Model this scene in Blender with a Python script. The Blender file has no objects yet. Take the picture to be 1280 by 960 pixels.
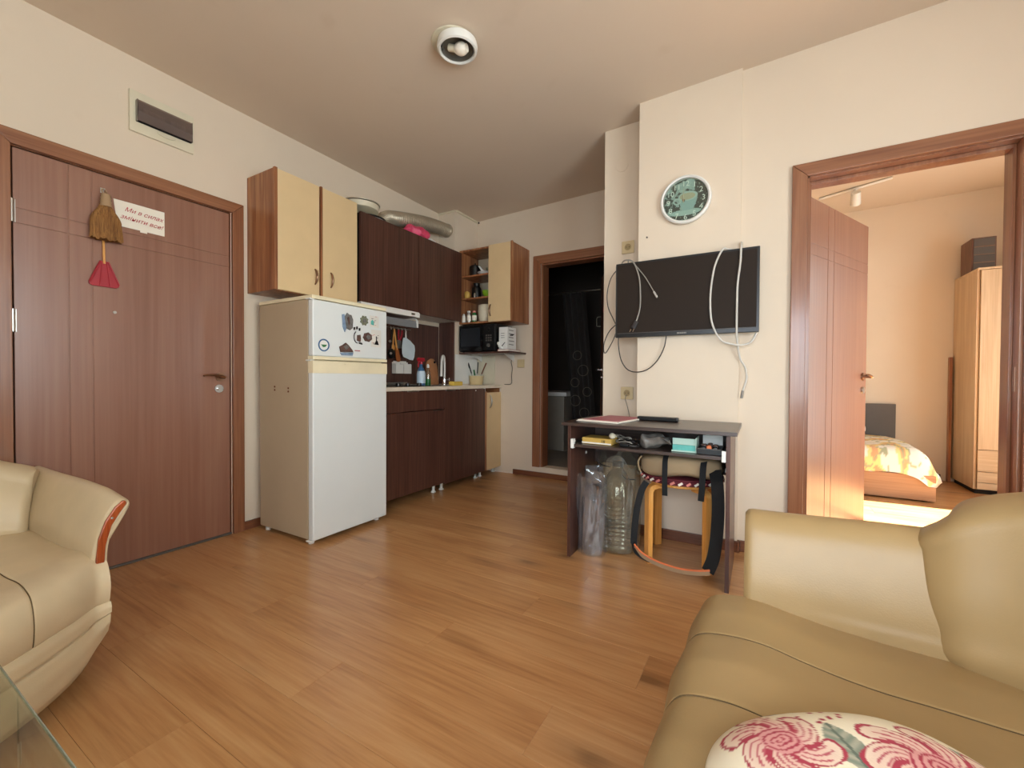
import bpy, bmesh, math, random
from mathutils import Matrix, Vector, noise
random.seed(7)
SC = bpy.context.scene
COL = SC.collection
PI = math.pi

# ---------------------------------------------------------------- camera, sky, sun, window light, added fill, exposure
cam_data = bpy.data.cameras.new('camera')
cam_data.sensor_width = 36.0
cam_data.lens = 36.0 * 532.07 / 1280.0
cam_data.clip_start = 0.02
cam = bpy.data.objects.new('camera', cam_data)
COL.objects.link(cam)
_r = Vector((0.86337361, 0.50453543, 0.00547787)); _u = Vector((-0.01212418, 0.00989126, 0.99987758)); _f = Vector((-0.50441948, 0.86333433, -0.01465693))
cam.matrix_world = Matrix(((_r.x, _u.x, -_f.x, 2.8342), (_r.y, _u.y, -_f.y, 0.0), (_r.z, _u.z, -_f.z, 0.98), (0, 0, 0, 1)))
SC.camera = cam

world = bpy.data.worlds.new('sky'); SC.world = world; world.use_nodes = True
_bg = world.node_tree.nodes['Background']
_bg.inputs['Color'].default_value = (0.80, 0.90, 1.0, 1); _bg.inputs['Strength'].default_value = 2.0

def lamp_sun(energy, direction, color, angle):
    d = bpy.data.lights.new('sun', 'SUN'); d.energy = energy; d.color = color; d.angle = math.radians(angle)
    o = bpy.data.objects.new('sun', d); COL.objects.link(o)
    o.rotation_euler = Vector(direction).to_track_quat('-Z', 'Y').to_euler()
def lamp_area(name, loc, direction, sx, sy, energy, color, spread=180):
    d = bpy.data.lights.new(name, 'AREA'); d.shape = 'RECTANGLE'; d.size = sx; d.size_y = sy; d.energy = energy; d.color = color
    d.spread = math.radians(spread)
    o = bpy.data.objects.new(name, d); COL.objects.link(o); o.location = loc
    o.rotation_euler = Vector(direction).to_track_quat('-Z', 'Y').to_euler()
lamp_sun(60.0, (-1.0, -0.05, -1.2), (1.0, 0.96, 0.90), 0.6)
lamp_area('daylight_living', (4.78, 0.15, 1.20), (-1, 0, 0), 2.1, 2.1, 140, (0.95, 0.95, 1.0))
lamp_area('daylight_bedroom', (5.40, 3.95, 1.20), (-1, 0, 0), 1.9, 2.1, 60, (0.92, 0.95, 1.0))
lamp_area('rear_fill', (3.1, -1.36, 1.15), (0, 1, -0.42), 1.8, 1.5, 44, (0.82, 0.88, 1.0), 120)  # fill light added at an unseen window behind the viewer

SC.view_settings.view_transform = 'Standard'; SC.view_settings.look = 'None'
SC.view_settings.gamma = 1.0; SC.view_settings.use_curve_mapping = False
SC.view_settings.exposure = 0.24

# ---------------------------------------------------------------- helpers
def lin(h):
    h = h.lstrip('#'); o = []
    for i in (0, 2, 4):
        c = int(h[i:i+2], 16) / 255.0
        o.append(c / 12.92 if c <= 0.04045 else ((c + 0.055) / 1.055) ** 2.4)
    return (o[0], o[1], o[2], 1.0)

def new_mat(name):
    m = bpy.data.materials.new(name); m.use_nodes = True
    return m, m.node_tree.nodes, m.node_tree.links, m.node_tree.nodes['Principled BSDF']

def coords(N, L, scale=(1, 1, 1), rand=0.0):
    tc = N.new('ShaderNodeTexCoord'); mp = N.new('ShaderNodeMapping'); mp.inputs['Scale'].default_value = scale
    if rand:
        oi = N.new('ShaderNodeObjectInfo'); vm = N.new('ShaderNodeVectorMath'); vm.operation = 'MULTIPLY_ADD'
        vm.inputs[1].default_value = (rand * 13.7, rand * 7.3, rand * 3.1)
        L.new(oi.outputs['Random'], vm.inputs[0]); L.new(tc.outputs['Object'], vm.inputs[2]); L.new(vm.outputs[0], mp.inputs['Vector'])
    else:
        L.new(tc.outputs['Object'], mp.inputs['Vector'])
    return mp.outputs['Vector']

def ntex(N, L, vec, scale, detail=4, rough=0.55, dist=0.0):
    n = N.new('ShaderNodeTexNoise'); n.inputs['Scale'].default_value = scale; n.inputs['Detail'].default_value = detail
    n.inputs['Roughness'].default_value = rough; n.inputs['Distortion'].default_value = dist; L.new(vec, n.inputs['Vector'])
    return n.outputs[0]

def ramp(N, L, fac, stops):
    r = N.new('ShaderNodeValToRGB'); e = r.color_ramp.elements
    while len(e) < len(stops): e.new(0.5)
    for i, (p, c) in enumerate(stops):
        e[i].position = p; e[i].color = lin(c) if isinstance(c, str) else c
    L.new(fac, r.inputs['Fac']); return r.outputs['Color']

def mixc(N, L, fac, a, b, mode='MIX'):
    m = N.new('ShaderNodeMix'); m.data_type = 'RGBA'; m.blend_type = mode
    for s, v in ((m.inputs[0], fac), (m.inputs[6], a), (m.inputs[7], b)):
        if hasattr(v, 'links') or isinstance(v, bpy.types.NodeSocket): L.new(v, s)
        else: s.default_value = v
    return m.outputs[2]

def bump(N, L, bs, h, strength, dist=0.01):
    b = N.new('ShaderNodeBump'); b.inputs['Strength'].default_value = strength; b.inputs['Distance'].default_value = dist
    L.new(h, b.inputs['Height']); L.new(b.outputs[0], bs.inputs['Normal'])

def plain(name, col, rough=0.5, metal=0.0, var=0.06, vscale=6.0, bmp=0.0, bscale=80.0, spec=0.5, coat=0.0):
    m, N, L, b = new_mat(name)
    c = lin(col); d = tuple(max(0, x * (1 - var)) for x in c[:3]) + (1,); e = tuple(min(1, x * (1 + var)) for x in c[:3]) + (1,)
    v = coords(N, L)
    L.new(ramp(N, L, ntex(N, L, v, vscale, 3), [(0.3, d), (0.7, e)]), b.inputs['Base Color'])
    b.inputs['Roughness'].default_value = rough; b.inputs['Metallic'].default_value = metal
    b.inputs['Specular IOR Level'].default_value = spec; b.inputs['Coat Weight'].default_value = coat; b.inputs['Coat Roughness'].default_value = 0.12
    if bmp: bump(N, L, b, ntex(N, L, v, bscale, 3), bmp, 0.002)
    return m

def wood(name, dark, mid, light, axis='z', across=14.0, stretch=14.0, rough=0.4, coat=0.0, rand=1.0, knots=False, fibre=0.4, tone=0.0, bmp=0.06, spec=0.5):
    m, N, L, b = new_mat(name)
    s = [across] * 3; s['xyz'.index(axis)] = across / stretch
    v = coords(N, L, tuple(s), rand)
    n1 = ntex(N, L, v, 1.0, 5, 0.6, 0.6)
    s2 = [across * 9] * 3; s2['xyz'.index(axis)] = across * 9 / (stretch * 3.5)
    v2 = coords(N, L, tuple(s2), rand); n2 = ntex(N, L, v2, 1.0, 3, 0.6, 0.1)
    mx = N.new('ShaderNodeMath'); mx.operation = 'MULTIPLY_ADD'; mx.inputs[1].default_value = fibre; L.new(n2, mx.inputs[0])
    m2 = N.new('ShaderNodeMath'); m2.operation = 'MULTIPLY'; m2.inputs[1].default_value = 1 - fibre; L.new(n1, m2.inputs[0]); L.new(m2.outputs[0], mx.inputs[2])
    c = ramp(N, L, mx.outputs[0], [(0.36, dark), (0.5, mid), (0.64, light)])
    if knots:
        s3 = [5.0] * 3; s3['xyz'.index(axis)] = 1.9
        v3 = coords(N, L, tuple(s3), rand)
        vo = N.new('ShaderNodeTexVoronoi'); vo.inputs['Scale'].default_value = 1.0; L.new(v3, vo.inputs['Vector'])
        n3 = ntex(N, L, v, 1.7, 4, 0.6, 1.0)
        ad = N.new('ShaderNodeMath'); ad.operation = 'MULTIPLY_ADD'; ad.inputs[1].default_value = 0.22; L.new(n3, ad.inputs[0]); L.new(vo.outputs['Distance'], ad.inputs[2])
        kf = ramp(N, L, ad.outputs[0], [(0.17, (0.75, 0.75, 0.75, 1)), (0.24, (0.30, 0.30, 0.30, 1)), (0.40, (0, 0, 0, 1))])
        c = mixc(N, L, kf, c, tuple(x*0.45 for x in lin(dark)[:3]) + (1,))
        # wavy cathedral grain
        s4 = [11.0] * 3; s4['xyz'.index(axis)] = 0.9
        v4 = coords(N, L, tuple(s4), rand)
        n4 = ntex(N, L, v4, 0.55, 2, 0.5, 0.5)
        w = N.new('ShaderNodeMath'); w.operation = 'MULTIPLY'; w.inputs[1].default_value = 95.0; L.new(n4, w.inputs[0])
        sn = N.new('ShaderNodeMath'); sn.operation = 'SINE'; L.new(w.outputs[0], sn.inputs[0])
        g = ramp(N, L, sn.outputs[0], [(0.0, (0.95, 0.92, 0.89, 1)), (0.3, (1, 1, 1, 1))])
        c = mixc(N, L, 0.75, c, g, 'MULTIPLY')
    if tone:
        oi = N.new('ShaderNodeObjectInfo')
        t = ramp(N, L, oi.outputs['Random'], [(0.0, (1 - tone,) * 3 + (1,)), (1.0, (1 + tone * 0.3,) * 3 + (1,))])
        c = mixc(N, L, 1.0, c, t, 'MULTIPLY')
    L.new(c, b.inputs['Base Color']); b.inputs['Roughness'].default_value = rough
    b.inputs['Coat Weight'].default_value = coat; b.inputs['Coat Roughness'].default_value = 0.14; b.inputs['Specular IOR Level'].default_value = spec
    if bmp: bump(N, L, b, mx.outputs[0], bmp, 0.002)
    return m

def wall_mat(name, col, stain=0.05):
    m, N, L, b = new_mat(name); v = coords(N, L); c = lin(col)
    lo = tuple(x * (1 - stain) for x in c[:3]) + (1,)
    base = ramp(N, L, ntex(N, L, v, 0.9, 4, 0.6), [(0.35, lo), (0.65, c)])
    spots = ramp(N, L, ntex(N, L, v, 5.0, 2, 0.5), [(0.68, (0, 0, 0, 1)), (0.80, (0.16, 0.16, 0.16, 1))])
    L.new(mixc(N, L, spots, base, tuple(x * f for x, f in zip(c[:3], (0.75, 0.68, 0.6))) + (1,)), b.inputs['Base Color'])
    b.inputs['Roughness'].default_value = 0.85; b.inputs['Specular IOR Level'].default_value = 0.2
    bump(N, L, b, ntex(N, L, v, 160, 2), 0.05, 0.002)
    return m

def sheer(name, tint, gloss=0.08, rough=0.02, opacity=0.0, col='#ffffff'):
    """thin clear film or pane: transparent, with mirror reflection by facing and a milky share."""
    m = bpy.data.materials.new(name); m.use_nodes = True; N = m.node_tree.nodes; L = m.node_tree.links; N.clear()
    out = N.new('ShaderNodeOutputMaterial'); tr = N.new('ShaderNodeBsdfTransparent'); tr.inputs[0].default_value = lin(tint)
    gl = N.new('ShaderNodeBsdfGlossy'); gl.inputs['Roughness'].default_value = rough
    df = N.new('ShaderNodeBsdfPrincipled'); df.inputs['Base Color'].default_value = lin(col); df.inputs['Roughness'].default_value = 0.4
    lw = N.new('ShaderNodeLayerWeight'); lw.inputs['Blend'].default_value = 0.25
    mu = N.new('ShaderNodeMath'); mu.operation = 'MULTIPLY_ADD'; mu.inputs[1].default_value = 0.5; mu.inputs[2].default_value = gloss; L.new(lw.outputs['Facing'], mu.inputs[0])
    m1 = N.new('ShaderNodeMixShader'); m1.inputs[0].default_value = opacity; L.new(tr.outputs[0], m1.inputs[1]); L.new(df.outputs[0], m1.inputs[2])
    m2 = N.new('ShaderNodeMixShader'); L.new(mu.outputs[0], m2.inputs[0]); L.new(m1.outputs[0], m2.inputs[1]); L.new(gl.outputs[0], m2.inputs[2])
    L.new(m2.outputs[0], out.inputs[0]); return m

def painted(name, rough=0.7, weave=0.0):
    """cloth or print whose design is stored per vertex"""
    m, N, L, b = new_mat(name); a = N.new('ShaderNodeVertexColor'); a.layer_name = 'print'
    L.new(a.outputs['Color'], b.inputs['Base Color']); b.inputs['Roughness'].default_value = rough
    if weave: bump(N, L, b, ntex(N, L, coords(N, L), 300, 2), weave, 0.002)
    return m

SOFT = set()
class B:
    """collects shapes in world coordinates; build() turns them into one mesh object"""
    def __init__(s): s.bm = bmesh.new()
    def box(s, x0, x1, y0, y1, z0, z1, bev=0.0, seg=2, M=None):
        t = bmesh.new(); bmesh.ops.create_cube(t, size=1.0)
        bmesh.ops.scale(t, vec=(abs(x1-x0), abs(y1-y0), abs(z1-z0)), verts=t.verts)
        bmesh.ops.translate(t, vec=((x0+x1)/2, (y0+y1)/2, (z0+z1)/2), verts=t.verts)
        if bev: bmesh.ops.bevel(t, geom=t.edges[:], offset=bev, segments=seg, affect='EDGES', profile=0.5)
        s._add(t, M); return s
    def _add(s, t, M=None):
        if M is not None: bmesh.ops.transform(t, matrix=M, verts=t.verts)
        me = bpy.data.meshes.new('t'); t.to_mesh(me); t.free(); s.bm.from_mesh(me); bpy.data.meshes.remove(me)
    def poly(s, pts, axis, a0, a1, bev=0.0, seg=2, M=None):
        """closed outline (2D, in the two axes other than `axis`) extruded along axis"""
        t = bmesh.new(); i = 'xyz'.index(axis)
        def P(p, a):
            q = list(p); q.insert(i, a); return q
        v = [t.verts.new(P(p, a0)) for p in pts]; f = t.faces.new(v)
        r = bmesh.ops.extrude_face_region(t, geom=[f]); d = [0, 0, 0]; d[i] = a1 - a0
        bmesh.ops.translate(t, vec=d, verts=[g for g in r['geom'] if isinstance(g, bmesh.types.BMVert)])
        bmesh.ops.recalc_face_normals(t, faces=t.faces)
        if bev: bmesh.ops.bevel(t, geom=t.edges[:], offset=bev, segments=seg, affect='EDGES', profile=0.5)
        s._add(t, M); return s
    def cyl(s, p0, p1, r0, r1=None, n=24):
        return s.tube([p0, p1], r0, n, r_end=r1, smooth=0)
    def tube(s, pts, r, n=8, r_end=None, smooth=6, closed=False, flat=1.0):
        pts = [Vector(p) for p in pts]
        if smooth and len(pts) > 2:
            q = []; m = len(pts); R = range(m if closed else m - 1)
            for i in R:
                if closed: a, b, c, d = pts[(i-1) % m], pts[i], pts[(i+1) % m], pts[(i+2) % m]
                else: a, b, c, d = pts[max(i-1, 0)], pts[i], pts[i+1], pts[min(i+2, m-1)]
                for k in range(smooth):
                    u = k / smooth
                    q.append(0.5 * ((2*b) + (c-a)*u + (2*a-5*b+4*c-d)*u*u + (3*b-a-3*c+d)*u**3))
            if not closed: q.append(pts[-1])
            pts = q
        m = len(pts); rings = []; up = None
        for i, p in enumerate(pts):
            if closed: d = pts[(i+1) % m] - pts[i-1]
            else: d = pts[min(i+1, m-1)] - pts[max(i-1, 0)]
            d.normalize()
            if up is None:
                up = Vector((0, 0, 1)) if abs(d.z) < 0.9 else Vector((1, 0, 0))
            sd = d.cross(up)
            if sd.length < 1e-6: sd = d.orthogonal()
            sd.normalize(); up = sd.cross(d).normalized()
            rr = r(i / max(1, m-1)) if callable(r) else (r if r_end is None else r + (r_end - r) * i / max(1, m-1))
            rings.append([s.bm.verts.new(p + (sd * math.cos(2*PI*k/n) + up * math.sin(2*PI*k/n) * flat) * rr) for k in range(n)])
        for i in range(m if closed else m - 1):
            A, C = rings[i], rings[(i+1) % m]
            for k in range(n): s.bm.faces.new((A[k], A[(k+1) % n], C[(k+1) % n], C[k]))
        if not closed:
            s.bm.faces.new(rings[0][::-1]); s.bm.faces.new(rings[-1])
        return s
    def lathe(s, prof, c, n=32, axis='z', M=None):
        t = bmesh.new(); rings = []
        for r, z in prof:
            ring = []
            for k in range(n):
                a = 2*PI*k/n
                if axis == 'z': p = (r*math.cos(a), r*math.sin(a), z)
                elif axis == 'y': p = (r*math.cos(a), z, r*math.sin(a))
                else: p = (z, r*math.cos(a), r*math.sin(a))
                ring.append(t.verts.new(p))
            rings.append(ring)
        for A, C in zip(rings, rings[1:]):
            for k in range(n): t.faces.new((A[k], A[(k+1) % n], C[(k+1) % n], C[k]))
        bmesh.ops.remove_doubles(t, verts=t.verts, dist=1e-6)
        bmesh.ops.recalc_face_normals(t, faces=t.faces)
        bmesh.ops.translate(t, vec=c, verts=t.verts); s._add(t, M); return s
    def grid(s, fn, nu, nv, closed_u=False, closed_v=False):
        V = [[s.bm.verts.new(fn(i/(nu if closed_u else nu-1), j/(nv if closed_v else nv-1))) for j in range(nv)] for i in range(nu)]
        for i in range(nu if closed_u else nu-1):
            for j in range(nv if closed_v else nv-1):
                s.bm.faces.new((V[i][j], V[(i+1) % nu][j], V[(i+1) % nu][(j+1) % nv], V[i][(j+1) % nv]))
        return s
    def blob(s, c, size, e=0.5, nu=28, nv=16, warp=0.0, wf=6.0, M=None):
        """rounded-box / pillow form (superellipsoid), optionally crumpled"""
        t = bmesh.new(); sg = lambda v, p: math.copysign(abs(v) ** p, v); V = []
        for j in range(nv + 1):
            ph = -PI/2 + PI*j/nv; ring = []
            for i in range(nu):
                th = 2*PI*i/nu
                p = Vector((size[0]*sg(math.cos(ph), e)*sg(math.cos(th), e), size[1]*sg(math.cos(ph), e)*sg(math.sin(th), e), size[2]*sg(math.sin(ph), e)))
                if warp: p += noise.noise_vector(Vector(c) + p*wf) * warp
                ring.append(t.verts.new(p))
            V.append(ring)
        for j in range(nv):
            for i in range(nu): t.faces.new((V[j][i], V[j][(i+1) % nu], V[j+1][(i+1) % nu], V[j+1][i]))
        bmesh.ops.remove_doubles(t, verts=t.verts, dist=1e-5); bmesh.ops.recalc_face_normals(t, faces=t.faces)
        MM = Matrix.Translation(c) @ (M if M is not None else Matrix.Identity(4)); s._add(t, MM); return s
    def build(s, name, m, parent=None, paint=None, angle=38, recalc=False):
        if recalc: bmesh.ops.recalc_face_normals(s.bm, faces=s.bm.faces)
        W = WM.get(parent.name, Matrix.Identity(4)) if parent else Matrix.Identity(4)
        me = bpy.data.meshes.new(name)
        for f in s.bm.faces: f.smooth = True
        cols = [paint(v.co) for v in s.bm.verts] if paint else None
        bmesh.ops.transform(s.bm, matrix=W.inverted(), verts=s.bm.verts)
        s.bm.to_mesh(me); s.bm.free()
        me.set_sharp_from_angle(angle=math.radians(angle))
        if cols:
            a = me.color_attributes.new('print', 'FLOAT_COLOR', 'POINT')
            for i, c in enumerate(cols): a.data[i].color = c
        me.materials.append(m)
        o = bpy.data.objects.new(name, me); COL.objects.link(o)
        if parent: o.parent = parent
        WM[o.name] = W
        if len(me.vertices) < 2500 and m.name not in SOFT:
            wn = o.modifiers.new('weighted', 'WEIGHTED_NORMAL'); wn.keep_sharp = True; wn.weight = 80
        return o
WM = {}
def tag(o, label=None, cat=None, group=None, kind=None):
    if label: o['label'] = label
    if cat: o['category'] = cat
    if group: o['group'] = group
    if kind: o['kind'] = kind
    return o
def thing(name, label, cat, loc=(0, 0, 0), rz=0.0, group=None, kind=None):
    o = bpy.data.objects.new(name, None); COL.objects.link(o); o.empty_display_size = 0.05
    o.location = loc; o.rotation_euler = (0, 0, rz)
    WM[o.name] = Matrix.Translation(loc) @ Matrix.Rotation(rz, 4, 'Z')
    return tag(o, label, cat, group, kind)
def part(parent, name, mat, b, label=None, **k):
    o = b.build(name, mat, parent, **k)
    if label: o['label'] = label
    return o
def copy_tree(o, parent=None):
    c = o.copy(); COL.objects.link(c)
    if parent: c.parent = parent
    for ch in list(o.children): copy_tree(ch, c)
    return c
def solo(name, mat, b, label, cat, group=None, **k):
    return tag(b.build(name, mat, None, **k), label, cat, group)
def text_mesh(name, body, size, M, mat, parent, depth=0.0006, shear=0.0, align='LEFT', space=1.0, line=1.0):
    cu = bpy.data.curves.new(name, 'FONT'); cu.body = body; cu.size = size; cu.extrude = depth; cu.shear = shear
    cu.align_x = align; cu.space_character = space; cu.space_line = line; cu.resolution_u = 3
    t = bpy.data.objects.new(name + '_t', cu); COL.objects.link(t)
    bpy.context.view_layer.update()
    me = bpy.data.meshes.new_from_object(t.evaluated_get(bpy.context.evaluated_depsgraph_get()))
    bpy.data.objects.remove(t); bpy.data.curves.remove(cu)
    W = WM.get(parent.name, Matrix.Identity(4)) if parent else Matrix.Identity(4)
    me.transform(W.inverted() @ M); me.materials.clear(); me.materials.append(mat); me.name = name
    o = bpy.data.objects.new(name, me); COL.objects.link(o)
    if parent: o.parent = parent
    return o
# writing planes: on the left wall (faces +x), on a wall facing the camera (faces -y)
def on_x(x, y, z, rot=0.0): return Matrix.Translation((x, y, z)) @ Matrix(((0, 0, 1, 0), (1, 0, 0, 0), (0, 1, 0, 0), (0, 0, 0, 1))) @ Matrix.Rotation(rot, 4, 'Z')
def on_y(x, y, z, rot=0.0): return Matrix.Translation((x, y, z)) @ Matrix(((1, 0, 0, 0), (0, 0, -1, 0), (0, 1, 0, 0), (0, 0, 0, 1))) @ Matrix.Rotation(rot, 4, 'Z')
def ceil_z(x): return 2.635 + 0.03 * x

# ---------------------------------------------------------------- materials
M = {}
M['wall'] = wall_mat('cream wall paint', '#e0cfba')
M['ceil'] = wall_mat('ceiling paint', '#dccab6', 0.03)
M['floor'] = wood('laminate oak', '#a87448', '#bf8c5b', '#c99a6a', 'x', 7.0, 7.0, 0.31, 0.20, 1.0, True, 0.45, 0.03, 0.03)
M['slab'] = plain('screed', '#4a3020', 0.9)
M['skirt'] = wood('skirting wood', '#54301f', '#6d402a', '#855236', 'x', 14, 14, 0.4)
M['door'] = wood('red brown door veneer', '#835643', '#8d604d', '#956955', 'z', 6.0, 14.0, 0.34, 0.55, 0.0, False, 0.40, 0.0, 0.02)
M['door'].node_tree.nodes['Principled BSDF'].inputs['Coat Roughness'].default_value = 0.27; M['door'].node_tree.nodes['Principled BSDF'].inputs['Coat Weight'].default_value = 0.85
M['casing'] = wood('door casing veneer', '#784830', '#8c5a3d', '#9d6b4c', 'z', 10, 16, 0.32, 0.4, 1.0)
M['casingh'] = wood('door casing veneer across', '#784830', '#8c5a3d', '#9d6b4c', 'y', 10, 16, 0.32, 0.4, 1.0)
M['casingx'] = wood('door casing veneer along', '#784830', '#8c5a3d', '#9d6b4c', 'x', 10, 16, 0.32, 0.4, 1.0)
M['wenge'] = wood('dark wenge board', '#382019', '#4f3027', '#604034', 'z', 16, 22, 0.38, 0.15, 1.0, False, 0.55)
M['wengeh'] = wood('dark wenge board across', '#2e1f1b', '#40302a', '#50403a', 'x', 16, 22, 0.35, 0.2, 1.0, False, 0.55)
M['walnut'] = wood('striped walnut side board', '#7a4628', '#9c6440', '#bb8558', 'z', 22, 22, 0.4, 0.1, 1.0, False, 0.25)
M['beech'] = wood('pale wardrobe oak', '#c4a37f', '#d3b592', '#dfc4a2', 'z', 12, 16, 0.45, 0.0, 1.0)
M['beechh'] = wood('pale wardrobe oak across', '#c4a37f', '#d3b592', '#dfc4a2', 'x', 12, 16, 0.45, 0.0, 1.0)
M['birch'] = wood('honey birch', '#d08a3c', '#e3a254', '#eeb66c', 'z', 18, 14, 0.35, 0.3, 1.0)
M['cream'] = plain('cream cabinet door', '#dcbf92', 0.45, var=0.03)
M['creamworn'] = plain('aged cream plastic', '#e9dcba', 0.45)
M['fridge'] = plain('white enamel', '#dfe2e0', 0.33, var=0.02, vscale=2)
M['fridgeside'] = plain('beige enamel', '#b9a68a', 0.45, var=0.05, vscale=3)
M['white'] = plain('white plastic', '#e8e6e0', 0.4, var=0.03)
M['offwhite'] = plain('off white plastic', '#d9cfb6', 0.45, var=0.05)
M['switch'] = plain('yellowed socket plastic', '#cbb68d', 0.4, var=0.04)
M['worktop'] = plain('pale worktop', '#ddd0bd', 0.35, var=0.04, vscale=20)
M['black'] = plain('black plastic', '#0e0e0f', 0.35, var=0.1)
M['blackcloth'] = plain('black webbing', '#0c0c0e', 0.85, bmp=0.3, bscale=400)
M['dark'] = plain('dark void lining', '#15100e', 0.9)
M['steel'] = plain('brushed steel', '#b9b6b0', 0.28, 1.0, var=0.05)
M['chrome'] = plain('chrome', '#d8d8da', 0.08, 1.0, var=0.02)
M['bronze'] = plain('satin bronze', '#9d7d68', 0.3, 1.0, var=0.05)
M['foil'] = plain('aluminium foil duct', '#b5a995', 0.38, 0.55, var=0.1)
M['hob'] = plain('hob glass', '#0b0b0c', 0.08, var=0.02)
M['red'] = plain('red plastic', '#a81d2c', 0.4, var=0.08)
M['pinkbag'] = plain('pink plastic bag', '#e2486e', 0.45, var=0.15, vscale=30)
M['yellow'] = plain('yellow sponge', '#d9b650', 0.9, bmp=0.5, bscale=300)
M['green'] = plain('green ceramic', '#8fbf2c', 0.3)
M['straw'] = wood('broom straw', '#5a3818', '#8c5e2d', '#ad7e46', 'z', 90, 20, 0.8, 0.0, 0.0, False, 0.7, 0, 0.8)
M['twine'] = plain('broom twine', '#a88a68', 0.8, bmp=0.5, bscale=300)
M['paper'] = plain('paper', '#efe7d8', 0.8, var=0.03)
M['redink'] = plain('red ink', '#b3202e', 0.7)
M['leather'] = plain('tan leatherette', '#a1855a', 0.42, var=0.06, vscale=5, bmp=0.12, bscale=260)
M['leather_lit'] = plain('light-paled leatherette', '#cdb997', 0.40, var=0.07, vscale=5, bmp=0.12, bscale=260)  # same leatherette as the tan sofa, its colour paled for the light on it
M['thread'] = plain('seam thread', '#5d4a2c', 0.8)
M['plaque'] = wood('polished red wood', '#6e2a10', '#93401c', '#a9532a', 'z', 20, 10, 0.18, 0.7, 0.0)
M['tvglass'] = plain('television screen', '#2c231d', 0.62, var=0.02, spec=0.15)
M['cable'] = plain('white cable', '#c9c4bb', 0.5)
M['cableg'] = plain('grey cable', '#8d877e', 0.5)
M['cabled'] = plain('dark cable', '#2b2422', 0.5)
M['mint'] = plain('turquoise card', '#5fb3a8', 0.5, var=0.12, vscale=25)
M['mintpale'] = plain('pale mint card', '#b4cfc0', 0.5)
M['bookyellow'] = plain('yellow book cover', '#c8a04e', 0.5)
M['canvas'] = plain('beige canvas', '#9b8465', 0.85, var=0.1, bmp=0.4, bscale=220)
M['pink'] = plain('pink piping', '#d9857c', 0.7)
M['burgundy'] = plain('burgundy piping', '#5e1622', 0.7)
M['orange'] = plain('orange edging', '#e07a4c', 0.7)
M['webbing'] = plain('tan webbing', '#a58a6c', 0.85, bmp=0.3, bscale=400)
M['clear'] = sheer('clear plastic film', '#f2f3f5', 0.13, 0.10, 0.06, '#d8dce2')
M['bottle'] = sheer('clear bottle plastic', '#f2f0e4', 0.16, 0.06, 0.05, '#c9c8b4')
M['greybag'] = sheer('smoky bag film', '#e2e0d4', 0.05, 0.22, 0.15, '#a5a294')
M['glass'] = sheer('clear glass', '#f6fbf9', 0.03, 0.0)
M['tableglass'] = sheer('table glass', '#edf2ea', 0.02, 0.0, 0.05, '#a9ae98')
M['glassedge'] = sheer('glass edge', '#b3c6ba', 0.2, 0.05, 0.4, '#b9c6b4')
M['smoke'] = sheer('smoked cover', '#a08e8a', 0.08, 0.05, 0.42, '#84706c')
M['frost'] = sheer('frosted visor', '#b9bfc2', 0.12, 0.2, 0.5, '#b9bec2')
M['print'] = painted('printed cloth', 0.8, 0.2)
M['printg'] = painted('printed face', 0.35)
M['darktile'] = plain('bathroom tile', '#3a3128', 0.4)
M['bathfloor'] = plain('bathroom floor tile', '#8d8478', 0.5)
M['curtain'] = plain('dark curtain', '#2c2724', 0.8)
M['grey'] = plain('grey headboard', '#5a5450', 0.6)
M['bedwood'] = wood('bed side board', '#9a7256', '#ab8365', '#b88f70', 'x', 12, 16, 0.5)
M['concrete'] = plain('sun block concrete', '#b9b4aa', 0.9)
M['lampglass'] = plain('lamp bulb glass', '#f0e6d6', 0.2)
M['blue'] = plain('blue print', '#35638e', 0.4)
M['spraybody'] = plain('pale blue label', '#c9dbe8', 0.35)
M['darkgreen'] = plain('green liquid', '#1f6a2e', 0.3)
M['rust'] = plain('worn brown marks', '#6e3a1e', 0.8)

# ---------------------------------------------------------------- the setting
def wallbox(name, x0, x1, y0, y1, z0=0.0, z1=None, label=None, b=None, mat=None):
    own = b is None
    b = b or B()
    t = bmesh.new()
    if z1 is None: tops = (ceil_z(x0), ceil_z(x1))
    else: tops = (z1, z1)
    V = [t.verts.new(p) for p in ((x0, y0, z0), (x1, y0, z0), (x1, y1, z0), (x0, y1, z0), (x0, y0, tops[0]), (x1, y0, tops[1]), (x1, y1, tops[1]), (x0, y1, tops[0]))]
    for f in ((0, 3, 2, 1), (4, 5, 6, 7), (0, 1, 5, 4), (1, 2, 6, 5), (2, 3, 7, 6), (3, 0, 4, 7)): t.faces.new([V[i] for i in f])
    b._add(t)
    if own: return tag(b.build(name, mat or M['wall']), label, None, None, 'structure')
    return b

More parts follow.
